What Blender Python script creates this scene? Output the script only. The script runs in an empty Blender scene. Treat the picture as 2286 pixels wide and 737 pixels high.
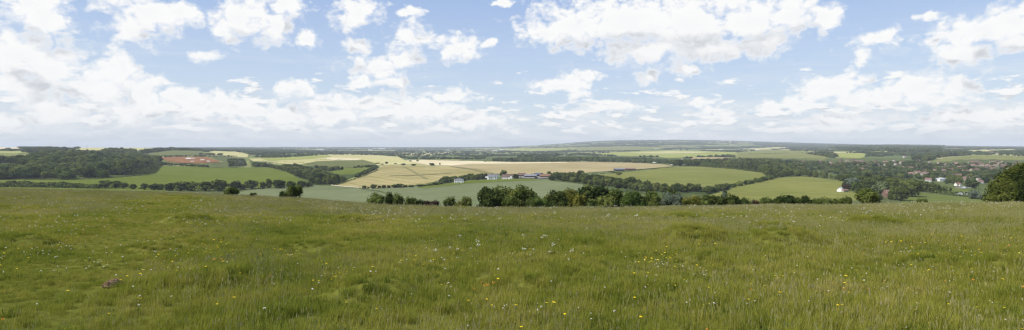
import bpy, bmesh, math, random
import numpy as np
from mathutils import Vector, Matrix
from mathutils.geometry import delaunay_2d_cdt

random.seed(7)
RNG = np.random.default_rng(7)
SC = bpy.context.scene
COL = SC.collection
F, CX, CY = 1362.0, 1143.0, 325.0      # the photograph's focal length, centre column and horizon row in its own pixels
PI = math.pi

# ------------------------------------------------------------------ helpers
def mesh_np(name, V, Fc, mats=(), midx=None, smooth=False):
    """V (n,3); Fc list of arrays of equal-size faces or a list of tuples"""
    me = bpy.data.meshes.new(name)
    V = np.asarray(V, dtype=np.float32)
    if isinstance(Fc, np.ndarray):
        groups = [Fc]
    else:
        groups = Fc
    me.vertices.add(len(V)); me.vertices.foreach_set('co', V.ravel())
    loops = np.concatenate([g.ravel() for g in groups]).astype(np.int32)
    sizes = np.concatenate([np.full(len(g), g.shape[1], np.int32) for g in groups])
    starts = np.concatenate([[0], np.cumsum(sizes)[:-1]]).astype(np.int32)
    me.loops.add(len(loops)); me.loops.foreach_set('vertex_index', loops)
    me.polygons.add(len(sizes)); me.polygons.foreach_set('loop_start', starts)
    for m in mats: me.materials.append(m)
    if midx is not None: me.polygons.foreach_set('material_index', np.asarray(midx, np.int32))
    me.polygons.foreach_set('use_smooth', np.full(len(sizes), smooth, bool))
    me.update(calc_edges=True); me.validate()
    return me

def link(name, data, parent=None, loc=None):
    o = bpy.data.objects.new(name, data); COL.objects.link(o)
    if parent is not None: o.parent = parent
    if loc is not None: o.location = loc
    return o

def tag(o, label=None, cat=None, group=None, kind=None):
    if label: o['label'] = label
    if cat: o['category'] = cat
    if group: o['group'] = group
    if kind: o['kind'] = kind
    return o

def hash2(ix, iy, s=0):
    n = (ix.astype(np.int64) * 374761393 + iy.astype(np.int64) * 668265263 + s * 1442695041) & 0xffffffff
    n = ((n ^ (n >> 13)) * 1274126177) & 0xffffffff
    n = n ^ (n >> 16)
    return (n & 0xffff) / 65535.0

def vnoise(x, y, s=0):
    x = np.asarray(x, float); y = np.asarray(y, float)
    ix, iy = np.floor(x), np.floor(y)
    fx, fy = x - ix, y - iy
    fx = fx * fx * (3 - 2 * fx); fy = fy * fy * (3 - 2 * fy)
    a = hash2(ix, iy, s); b = hash2(ix + 1, iy, s); c = hash2(ix, iy + 1, s); d = hash2(ix + 1, iy + 1, s)
    return a + (b - a) * fx + (c - a) * fy + (a - b - c + d) * fx * fy

def fbm(x, y, o=4, s=0):
    r = 0; amp = 0.5; t = 0
    for k in range(o):
        r = r + amp * vnoise(x * 2 ** k, y * 2 ** k, s + k); t += amp; amp *= 0.5
    return r / t

def sstep(a, b, x):
    t = np.clip((x - a) / (b - a), 0, 1); return t * t * (3 - 2 * t)

# ------------------------------------------------------------------ terrain heights
HC = np.array([-200, 0, 150, 350, 550, 750, 950, 1150, 1350, 1550, 1750, 1950, 2150, 2286, 2500], float)
HD = [(300, [565] * 15),
      (400, [505] * 15),
      (500, [470, 470, 470, 470, 472, 472, 474, 474, 474, 474, 474, 474, 476, 478, 478]),
      (600, [440, 440, 440, 440, 445, 445, 447, 447, 446, 446, 446, 446, 449, 450, 450]),
      (800, [411, 411, 411, 414, 416, 418, 415, 413, 411, 412, 415, 414, 420, 422, 422]),
      (1000, [388, 388, 388, 395, 397, 400, 397, 393, 393, 396, 400, 402, 404, 402, 402]),
      (1300, [358, 358, 356, 375, 378, 383, 379, 378, 378, 380, 385, 390, 385, 380, 380]),
      (1700, [347, 349, 346, 359, 365, 367, 366, 369, 368, 367, 367, 366, 366, 360, 360]),
      (2200, [339, 341, 339, 344, 353, 357, 358, 360, 359, 358, 357, 351, 352, 347, 347]),
      (3000, [331, 331, 331, 333, 342, 347, 351, 350, 350, 348, 345, 341, 341, 339, 339]),
      (4000, [330, 330, 330, 331, 338, 342, 344, 344, 343, 341, 338, 334, 336, 336, 336]),
      (6000, [330, 330, 331, 332, 334, 337, 338, 338, 335, 335, 333, 328, 330, 332, 332]),
      (9000, [330, 330, 331, 331, 331, 333, 334, 334, 321, 320, 324, 325, 328, 329, 329]),
      (13000, [331, 331, 331, 330, 329, 329, 330, 329, 313, 312, 318, 324, 326, 328, 328]),
      (22000, [330, 330, 330, 329, 328, 328, 328, 328, 320, 320, 321, 324, 326, 328, 328])]
GPX = np.arange(-800, 3101, 10.0)
GLY = np.arange(math.log(250), math.log(24000), 0.012)
_rows = np.array([np.interp(GPX, HC, r) for d, r in HD])
_ld = np.log([d for d, r in HD])
TAB = np.array([np.interp(GLY, _ld, _rows[:, j]) for j in range(len(GPX))]).T      # (ly, px)
def _gauss(a, s, ax):
    n = int(3 * s) + 1; k = np.exp(-0.5 * (np.arange(-n, n + 1) / s) ** 2); k /= k.sum()
    p = [(0, 0), (0, 0)]; p[ax] = (n, n); b = np.pad(a, p, mode='edge')
    return np.apply_along_axis(lambda v: np.convolve(v, k, 'valid'), ax, b)
TAB = _gauss(_gauss(TAB, 5.5, 1), 3.2, 0)

def table_py(px, D):
    j = np.clip((px - GPX[0]) / 10.0, 0, len(GPX) - 1.001)
    i = np.clip((np.log(np.maximum(D, 1)) - GLY[0]) / 0.012, 0, len(GLY) - 1.001)
    j0 = j.astype(int); i0 = i.astype(int); fj = j - j0; fi = i - i0
    return (TAB[i0, j0] * (1 - fj) * (1 - fi) + TAB[i0, j0 + 1] * fj * (1 - fi) + TAB[i0 + 1, j0] * (1 - fj) * fi + TAB[i0 + 1, j0 + 1] * fj * fi)

KH = 1.7 / 3600.0
CR_PX = np.array([-300, 0, 150, 250, 450, 600, 750, 870, 1000, 1200, 1350, 1500, 1700, 1900, 2100, 2286, 2600], float)
CR_PY = np.array([413, 416, 418, 420, 428, 433, 444, 456, 458, 459, 460, 457, 453, 450, 447, 446, 445], float)
CR_A = (CR_PY + 13 - CY) / F - 2 * math.sqrt(1.7 * KH)
CR_X = (CR_PX - CX) / F * 62.0
MOUNDS = []      # (x, y, radius, height) of the grassy anthills
def hill_z(x, y, detail=True):
    a = np.interp(x, CR_X, CR_A)
    for dx in (-4, 4, -8, 8): a = a + np.interp(x + dx, CR_X, CR_A)
    a = a / 5
    yp = np.maximum(y, 0)
    z = -1.7 - a * y - KH * yp * yp
    if detail:
        z = z + (fbm(x / 9, y / 9, 3, 11) - 0.5) * 0.34 * np.clip(y / 12, 0.3, 1) + (fbm(x / 1.6, y / 1.6, 3, 15) - 0.5) * 0.16
        for (mx, my, mr, mh) in MOUNDS:
            q = ((x - mx) ** 2 + ((y - my) * 1.1) ** 2) / (mr * mr)
            z = z + 1.35 * mh * np.exp(-q * q * 0.9) * (q < 4)
    return z

def H(x, y, detail=True):
    x = np.asarray(x, float); y = np.asarray(y, float)
    r = np.hypot(x, y)
    ys = np.maximum(y, 0.75 * np.abs(x) + 0.01)              # far round to the sides the valley keeps on
    zt = -(table_py(CX + F * np.clip(x / ys, -1.3, 1.3), ys) - CY) * ys / F
    wz = sstep(190, 420, ys)
    zh = hill_z(x, np.minimum(y, 700), detail)
    return zh * (1 - wz) + zt * wz

_YS = np.exp(np.arange(math.log(425), math.log(21500), 0.004))
def ground_at(px, py):
    u = (px - CX) / F
    tp = CY - H(u * _YS, _YS, False) * F / _YS
    k = np.argmax(tp <= py)
    if tp[k] > py: k = int(np.argmin(tp))
    if k > 0 and tp[k - 1] > py >= tp[k]:
        t = (tp[k - 1] - py) / (tp[k - 1] - tp[k] + 1e-9)
        y = _YS[k - 1] + t * (_YS[k] - _YS[k - 1])
    else: y = _YS[k]
    return u * y, y, float(H(u * y, y, False))
_YN = np.arange(3.0, 60, 0.05)
def meadow_at(px, py):
    u = (px - CX) / F
    tp = CY - hill_z(u * _YN, _YN, False) * F / _YN
    k = np.argmax(tp <= py)
    if tp[k] > py: k = int(np.argmin(tp))
    y = _YN[k]; return u * y, y
def to_px(x, y, z): return CX + F * x / y, CY - F * z / y

for (px, py, r, h) in [(470, 645, 0.62, 0.13), (835, 668, 0.62, 0.2), (1555, 548, 0.85, 0.34), (1745, 550, 0.9, 0.3), (415, 500, 0.95, 0.26),
                       (1530, 494, 1.0, 0.3), (1735, 515, 0.8, 0.2), (690, 560, 0.7, 0.18), (40, 545, 0.8, 0.2), (1030, 470, 1.6, 0.25),
                       (1500, 540, 0.5, 0.16), (660, 480, 1.3, 0.22), (2060, 590, 0.6, 0.15), (1950, 500, 1.0, 0.2), (1170, 640, 0.5, 0.12),
                       (1570, 590, 0.5, 0.15), (2230, 600, 0.5, 0.16), (800, 500, 1.0, 0.2), (330, 560, 0.7, 0.14)]:
    x, y = meadow_at(px, py); MOUNDS.append((x, y, r, h))

# ------------------------------------------------------------------ materials
def new_mat(name):
    m = bpy.data.materials.new(name); m.use_nodes = True
    nt = m.node_tree; nt.nodes.clear()
    out = nt.nodes.new('ShaderNodeOutputMaterial')
    return m, nt, out
def N(nt, t, **kw):
    n = nt.nodes.new(t)
    for k, v in kw.items():
        if k in ('inp',):
            for a, b in v.items(): n.inputs[a].default_value = b
        else: setattr(n, k, v)
    return n
def L(nt, a, b): nt.links.new(a, b)
def ramp(nt, fac, stops, interp='LINEAR'):
    r = N(nt, 'ShaderNodeValToRGB'); r.color_ramp.interpolation = interp
    e = r.color_ramp.elements
    while len(e) > 1: e.remove(e[-1])
    e[0].position = stops[0][0]; e[0].color = (*stops[0][1], 1)
    for p, c in stops[1:]:
        k = e.new(p); k.color = (*c, 1)
    if fac is not None: L(nt, fac, r.inputs[0])
    return r
def noise(nt, vec, scale, detail=3, rough=0.55, dist=0):
    n = N(nt, 'ShaderNodeTexNoise', inp={'Scale': scale, 'Detail': detail, 'Roughness': rough, 'Distortion': dist})
    if vec is not None: L(nt, vec, n.inputs['Vector'])
    return n
def mixc(nt, fac, a, b, mode='MIX'):
    m = N(nt, 'ShaderNodeMix', data_type='RGBA', blend_type=mode)
    for s, v in ((0, fac), (6, a), (7, b)):
        if hasattr(v, 'is_output'): L(nt, v, m.inputs[s])
        elif s == 0: m.inputs[0].default_value = v
        else: m.inputs[s].default_value = (*v, 1)
    return m.outputs[2]
def math_(nt, op, a, b=None, c=None, clamp=False):
    m = N(nt, 'ShaderNodeMath', operation=op, use_clamp=clamp)
    for i, v in enumerate((a, b, c)):
        if v is None: continue
        if hasattr(v, 'is_output'): L(nt, v, m.inputs[i])
        else: m.inputs[i].default_value = v
    return m.outputs[0]
def simple(name, col, rough=0.8, spec=0.2, var=0.12, scale=2.0, metal=0):
    m, nt, out = new_mat(name)
    g = N(nt, 'ShaderNodeNewGeometry'); n = noise(nt, g.outputs['Position'], scale, 4)
    c2 = tuple(min(1, c * (1 + var)) for c in col); c1 = tuple(c * (1 - var) for c in col)
    r = ramp(nt, n.outputs[0], [(0.3, c1), (0.7, c2)])
    b = N(nt, 'ShaderNodeBsdfPrincipled', inp={'Roughness': rough, 'Specular IOR Level': spec, 'Metallic': metal})
    L(nt, r.outputs[0], b.inputs['Base Color']); L(nt, b.outputs[0], out.inputs[0])
    return m
def field_mat(name, c1, c2, ang=0.0, period=14.0, amp=0.25, nscale=0.008, grain=0.15, tram=0.0):
    """crop: broad tone drift, fine grain and faint drill / tramlines"""
    m, nt, out = new_mat(name)
    g = N(nt, 'ShaderNodeNewGeometry')
    mp = N(nt, 'ShaderNodeMapping'); mp.inputs['Rotation'].default_value = (0, 0, ang); L(nt, g.outputs['Position'], mp.inputs[0])
    n = noise(nt, g.outputs['Position'], nscale, 5, 0.6)
    base = ramp(nt, n.outputs[0], [(0.32, c1), (0.68, c2)]).outputs[0]
    st = N(nt, 'ShaderNodeMapping'); st.inputs['Scale'].default_value = (1.0 / period, 0.004, 0.004); L(nt, mp.outputs[0], st.inputs[0])
    s = noise(nt, st.outputs[0], 1.0, 3, 0.6)
    f = math_(nt, 'MULTIPLY_ADD', s.outputs[0], 2 * amp, 1 - amp)
    n2 = noise(nt, g.outputs['Position'], 0.15, 3)
    f2 = math_(nt, 'MULTIPLY_ADD', n2.outputs[0], 2 * grain, 1 - grain)
    f = math_(nt, 'MULTIPLY', f, f2)
    n3 = noise(nt, g.outputs['Position'], nscale * 4.5, 4, 0.65)
    f = math_(nt, 'MULTIPLY', f, math_(nt, 'MULTIPLY_ADD', n3.outputs[0], 0.36, 0.82))
    if tram:
        sx = N(nt, 'ShaderNodeSeparateXYZ'); L(nt, mp.outputs[0], sx.inputs[0])
        wob = math_(nt, 'MULTIPLY_ADD', n.outputs[0], 0.5, math_(nt, 'DIVIDE', sx.outputs[0], 26.0))
        fr = math_(nt, 'ABSOLUTE', math_(nt, 'SUBTRACT', math_(nt, 'FRACT', wob), 0.5))
        ln = N(nt, 'ShaderNodeMapRange'); L(nt, fr, ln.inputs[0]); ln.inputs[1].default_value = 0.03; ln.inputs[2].default_value = 0.075; ln.inputs[3].default_value = 1 - tram; ln.inputs[4].default_value = 1.0
        f = math_(nt, 'MULTIPLY', f, ln.outputs[0])
    cc = N(nt, 'ShaderNodeVectorMath', operation='SCALE'); L(nt, base, cc.inputs[0]); L(nt, f, cc.inputs['Scale'])
    b = N(nt, 'ShaderNodeBsdfDiffuse'); L(nt, cc.outputs[0], b.inputs[0]); L(nt, b.outputs[0], out.inputs[0])
    return m
def leaf_mat(name, dark, mid, light, trans=0.24):
    """foliage: every tree its own tone, every leaf clump a little apart"""
    m, nt, out = new_mat(name)
    oi = N(nt, 'ShaderNodeObjectInfo')
    at = N(nt, 'ShaderNodeAttribute', attribute_name='tint')
    f = math_(nt, 'ADD', math_(nt, 'MULTIPLY', oi.outputs['Random'], 0.62), math_(nt, 'MULTIPLY', at.outputs['Fac'], 0.38))
    r = ramp(nt, f, [(0.1, dark), (0.5, mid), (0.92, light)])
    d = N(nt, 'ShaderNodeBsdfDiffuse'); t = N(nt, 'ShaderNodeBsdfTranslucent')
    L(nt, r.outputs[0], d.inputs[0]); L(nt, r.outputs[0], t.inputs[0])
    mx = N(nt, 'ShaderNodeMixShader'); mx.inputs[0].default_value = trans
    L(nt, d.outputs[0], mx.inputs[1]); L(nt, t.outputs[0], mx.inputs[2]); L(nt, mx.outputs[0], out.inputs[0])
    return m

M = {}
M['leaf'] = leaf_mat('leaf_green', (0.032, 0.050, 0.014), (0.098, 0.124, 0.030), (0.19, 0.205, 0.056))
M['leaf_dark'] = leaf_mat('leaf_dark', (0.022, 0.037, 0.013), (0.063, 0.084, 0.023), (0.128, 0.148, 0.040))
M['leaf_light'] = leaf_mat('leaf_light', (0.07, 0.105, 0.026), (0.115, 0.155, 0.038), (0.17, 0.205, 0.06))  # light green leaf tone, also paints sunlight onto the paler woods
M['leaf_olive'] = leaf_mat('leaf_olive', (0.075, 0.085, 0.018), (0.125, 0.13, 0.026), (0.18, 0.17, 0.04))
M['leaf_sycamore'] = leaf_mat('leaf_sycamore', (0.030, 0.045, 0.010), (0.085, 0.105, 0.020), (0.165, 0.175, 0.042))
M['leaf_silver'] = leaf_mat('leaf_silver', (0.10, 0.125, 0.085), (0.14, 0.165, 0.11), (0.19, 0.21, 0.15))
M['leaf_brown'] = leaf_mat('leaf_brown', (0.045, 0.032, 0.024), (0.075, 0.050, 0.036), (0.11, 0.07, 0.05))
M['leaf_far'] = leaf_mat('leaf_far', (0.045, 0.068, 0.03), (0.09, 0.12, 0.05), (0.16, 0.19, 0.08))
M['blossom'] = simple('yellow_blossom', (0.42, 0.28, 0.02), 0.9, 0.1, 0.3, 3)
M['bark'] = simple('bark', (0.09, 0.07, 0.05), 0.95, 0.05, 0.3, 4)
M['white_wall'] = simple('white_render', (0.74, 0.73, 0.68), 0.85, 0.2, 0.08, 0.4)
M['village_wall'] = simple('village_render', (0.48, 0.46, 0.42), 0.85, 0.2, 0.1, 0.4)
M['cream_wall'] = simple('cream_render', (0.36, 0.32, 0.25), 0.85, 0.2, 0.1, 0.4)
M['brick_wall'] = simple('red_brick', (0.175, 0.11, 0.085), 0.9, 0.15, 0.25, 1.2)
M['red_roof'] = simple('clay_tile', (0.145, 0.098, 0.08), 0.9, 0.15, 0.28, 0.9)
M['orange_roof'] = simple('orange_tile', (0.22, 0.13, 0.09), 0.9, 0.15, 0.25, 0.9)
M['brown_roof'] = simple('brown_tile', (0.20, 0.125, 0.10), 0.9, 0.15, 0.25, 0.9)
M['grey_roof'] = simple('slate', (0.20, 0.20, 0.215), 0.7, 0.3, 0.2, 0.9)
M['blue_roof'] = simple('blue_grey_sheet', (0.10, 0.115, 0.16), 0.6, 0.3, 0.2, 0.5)
M['pale_roof'] = simple('pale_sheet', (0.55, 0.56, 0.57), 0.5, 0.4, 0.12, 0.3)
M['dark_wood'] = simple('tarred_board', (0.05, 0.042, 0.045), 0.9, 0.15, 0.3, 0.7)
M['window'] = simple('window_glass', (0.04, 0.05, 0.06), 0.15, 0.6, 0.2, 1.0)
M['white_paint'] = simple('white_paint', (0.8, 0.8, 0.78), 0.5, 0.3, 0.05, 1.0)
M['steel'] = simple('galvanised_steel', (0.32, 0.33, 0.34), 0.5, 0.4, 0.1, 1.0, 0.5)

# ------------------------------------------------------------------ ground sheets
def patch_mat():
    """far country: a patchwork of fields with darker hedge lines"""
    m, nt, out = new_mat('farmland_patchwork')
    g = N(nt, 'ShaderNodeNewGeometry')
    wn = noise(nt, g.outputs['Position'], 0.0040, 3)
    wv = N(nt, 'ShaderNodeVectorMath', operation='MULTIPLY_ADD'); L(nt, wn.outputs['Color'], wv.inputs[0]); wv.inputs[1].default_value = (260, 260, 0); L(nt, g.outputs['Position'], wv.inputs[2])
    fl = N(nt, 'ShaderNodeVectorMath', operation='MULTIPLY'); L(nt, wv.outputs[0], fl.inputs[0]); fl.inputs[1].default_value = (1, 0.62, 0)
    v = N(nt, 'ShaderNodeTexVoronoi', voronoi_dimensions='2D', inp={'Scale': 1 / 330.0, 'Randomness': 0.9}); L(nt, fl.outputs[0], v.inputs['Vector'])
    e = N(nt, 'ShaderNodeTexVoronoi', voronoi_dimensions='2D', feature='DISTANCE_TO_EDGE', inp={'Scale': 1 / 330.0, 'Randomness': 0.9}); L(nt, fl.outputs[0], e.inputs['Vector'])
    sx = N(nt, 'ShaderNodeSeparateColor'); L(nt, v.outputs['Color'], sx.inputs[0])
    c = ramp(nt, sx.outputs[0], [(0.0, (0.11, 0.14, 0.05)), (0.2, (0.16, 0.185, 0.065)), (0.36, (0.22, 0.23, 0.085)), (0.5, (0.13, 0.16, 0.075)), (0.6, (0.33, 0.30, 0.14)),
                                  (0.74, (0.42, 0.37, 0.21)), (0.84, (0.29, 0.30, 0.11)), (0.94, (0.18, 0.19, 0.10))], 'CONSTANT').outputs[0]
    n2 = noise(nt, g.outputs['Position'], 0.012, 4)
    c = mixc(nt, 1.0, c, ramp(nt, n2.outputs[0], [(0.3, (0.78, 0.78, 0.78)), (0.7, (1.15, 1.15, 1.1))]).outputs[0], 'MULTIPLY')
    h = math_(nt, 'LESS_THAN', e.outputs['Distance'], 0.03)
    c = mixc(nt, h, c, (0.035, 0.052, 0.022))
    d = N(nt, 'ShaderNodeBsdfDiffuse'); L(nt, c, d.inputs[0]); L(nt, d.outputs[0], out.inputs[0])
    return m
def meadow_mat():
    m, nt, out = new_mat('meadow_turf')
    g = N(nt, 'ShaderNodeNewGeometry')
    n1 = noise(nt, g.outputs['Position'], 0.35, 4); n2 = noise(nt, g.outputs['Position'], 6.0, 4)
    a = ramp(nt, n1.outputs[0], [(0.3, (0.092, 0.100, 0.017)), (0.55, (0.122, 0.126, 0.024)), (0.75, (0.150, 0.138, 0.034))]).outputs[0]
    a = mixc(nt, 1.0, a, ramp(nt, n2.outputs[0], [(0.25, (0.5, 0.5, 0.5)), (0.75, (1.3, 1.3, 1.3))]).outputs[0], 'MULTIPLY')
    d = N(nt, 'ShaderNodeBsdfDiffuse'); L(nt, a, d.inputs[0]); L(nt, d.outputs[0], out.inputs[0])
    return m
M['meadow'] = meadow_mat(); M['farmland'] = patch_mat()

def polar(name, radii, angs, mat, c=(0.0, -20.0), detail=True):
    R, A = np.meshgrid(radii, angs, indexing='ij')
    X = c[0] + R * np.sin(A); Y = c[1] + R * np.cos(A)
    Z = H(X, Y, detail)
    V = np.stack([X, Y, Z], -1).reshape(-1, 3)
    n, m = R.shape
    i = np.arange(n - 1)[:, None] * m + np.arange(m - 1)[None, :]
    Q = np.stack([i, i + 1, i + m + 1, i + m], -1).reshape(-1, 4)
    return link(name, mesh_np(name, V, Q, [mat], smooth=True))
angs = np.radians(np.concatenate([np.arange(-80, -46, 1.0), np.arange(-46, 46.01, 0.26), np.arange(47, 81, 1.0)]))
r1 = np.concatenate([np.arange(2, 22, 1.0), np.arange(22, 110, 0.22), np.exp(np.arange(math.log(110), math.log(300), 0.02)), [300.0]])
tag(polar('meadow', r1, angs, M['meadow']), kind='structure')
r2 = np.concatenate([np.exp(np.arange(math.log(300), math.log(21000), 0.0125)), [21000.0]])
tag(polar('farmland', r2, angs, M['farmland'], detail=True), kind='structure')

# ------------------------------------------------------------------ fields: polygons lying on the ground
def densify(P, step=7.0):
    out = []
    for (a, b) in zip(P, P[1:] + P[:1]):
        n = max(1, int(math.hypot(b[0] - a[0], (b[1] - a[1]) * 3) / step))
        for k in range(n): out.append((a[0] + (b[0] - a[0]) * k / n, a[1] + (b[1] - a[1]) * k / n))
    return out
def inside(poly, x, y):
    x = np.asarray(x); y = np.asarray(y); r = np.zeros(x.shape, bool)
    n = len(poly); j = n - 1
    for i in range(n):
        xi, yi = poly[i]; xj, yj = poly[j]
        c = ((yi > y) != (yj > y)) & (x < (xj - xi) * (y - yi) / (yj - yi + 1e-12) + xi)
        r ^= c; j = i
    return r
def drape(name, P, mat, layer=0, kind='structure', label=None):
    DP = np.array(densify(P, 4.0)); jx = (fbm(DP[:, 0] / 9 + 7, DP[:, 1] / 2.5, 3, 5) - .5); jy = (fbm(DP[:, 0] / 7, DP[:, 1] / 2 + 3, 3, 9) - .5)
    B = [ground_at(a + 3.0 * c, b + 0.9 * d)[:2] for (a, b), c, d in zip(DP, jx, jy)]
    xs = np.array([b[0] for b in B]); ys = np.array([b[1] for b in B])
    us = xs / ys
    uu = np.arange(us.min(), us.max(), 9.0 / F); ll = np.arange(math.log(ys.min()), math.log(ys.max()), 0.02)
    U, Lg = np.meshgrid(uu, ll); Yg = np.exp(Lg).ravel(); Xg = U.ravel() * Yg
    k = inside(B, Xg, Yg)
    pts = [Vector(b) for b in B] + [Vector((a, b)) for a, b in zip(Xg[k], Yg[k])]
    nb = len(B)
    vs, es, fs, *_ = delaunay_2d_cdt(pts, [(i, (i + 1) % nb) for i in range(nb)], [], 1, 1e-4)
    X = np.array([v.x for v in vs]); Y = np.array([v.y for v in vs])
    Z = H(X, Y, True) + 0.12 + 0.00035 * Y + layer * (0.1 + 0.00012 * Y)
    me = mesh_np(name, np.stack([X, Y, Z], -1), np.array([f for f in fs if len(f) == 3], np.int32), [mat], smooth=True)
    o = link(name, me); tag(o, label, kind=kind)
    return o
G = {  # crop and pasture colours, with the valley's sunlit and shaded strips painted in
 'pasture': field_mat('pasture', (0.098, 0.125, 0.021), (0.130, 0.152, 0.030), 0.4, 16, 0.20, 0.010, 0.15, 0.14),
 'pasture_dull': field_mat('pasture_dull', (0.105, 0.118, 0.040), (0.145, 0.150, 0.055), 0.2, 20, 0.2, 0.012),
 'bean': field_mat('bean_crop', (0.130, 0.152, 0.070), (0.165, 0.180, 0.090), 1.2, 18, 0.14, 0.010),
 'tan': field_mat('ripening_barley', (0.25, 0.215, 0.085), (0.36, 0.30, 0.14), -0.5, 10, 0.34, 0.009, 0.15, 0.32),
 'tan_flat': field_mat('barley', (0.30, 0.245, 0.12), (0.37, 0.30, 0.16), 1.35, 24, 0.2, 0.009, 0.15, 0.22),
 'yellow': field_mat('yellow_sunlit_barley', (0.37, 0.345, 0.145), (0.47, 0.42, 0.20), 0.8, 30, 0.2, 0.010),  # barley yellow, with the sunlight on it put into the colour
 'cream': field_mat('pale_sunlit_stubble', (0.52, 0.44, 0.26), (0.62, 0.53, 0.34), 0.8, 30, 0.14),  # pale crop colour, the sun on the long strip baked in
 'lime': field_mat('sunlit_grass', (0.20, 0.225, 0.06), (0.33, 0.33, 0.10), 0.5, 30, 0.25, 0.012),  # grass green lightened to stand for sun on the far strips
 'olive': field_mat('olive_pasture', (0.150, 0.160, 0.048), (0.20, 0.20, 0.066), 0.3, 24, 0.2, 0.012),
 'wheat': field_mat('green_wheat', (0.150, 0.162, 0.042), (0.195, 0.196, 0.058), 1.15, 12, 0.26, 0.010, 0.15, 0.28),
 'wheat2': field_mat('green_wheat_rows', (0.150, 0.162, 0.040), (0.205, 0.202, 0.058), -1.05, 11, 0.32, 0.010, 0.15, 0.30),
 'lawn': field_mat('lawn', (0.095, 0.122, 0.030), (0.125, 0.145, 0.040), 0.3, 20, 0.16),
 'red': field_mat('red_soil', (0.165, 0.076, 0.034), (0.275, 0.142, 0.066), 0.2, 8, 0.38, 0.03, 0.3),
 'scrub': field_mat('rough_grass', (0.070, 0.088, 0.032), (0.13, 0.14, 0.055), 0.2, 40, 0.25, 0.02, 0.25),
 'chalk': field_mat('chalk_track', (0.5, 0.44, 0.30), (0.6, 0.54, 0.40), 0.2, 40, 0.1),
 'sheet': field_mat('pale_sheeting', (0.50, 0.47, 0.43), (0.62, 0.58, 0.54), 0.2, 10, 0.2),
 'trackdark': field_mat('worn_track', (0.17, 0.16, 0.07), (0.21, 0.19, 0.09), 0.2, 40, 0.1),
 'grey': field_mat('yard', (0.17, 0.165, 0.15), (0.22, 0.21, 0.19), 0.2, 40, 0.1),
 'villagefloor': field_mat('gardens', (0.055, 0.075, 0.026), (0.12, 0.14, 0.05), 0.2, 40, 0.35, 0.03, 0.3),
 'woodfloor': field_mat('wood_floor', (0.04, 0.055, 0.02), (0.085, 0.11, 0.036), 0.2, 40, 0.3, 0.03, 0.25),
}
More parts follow.
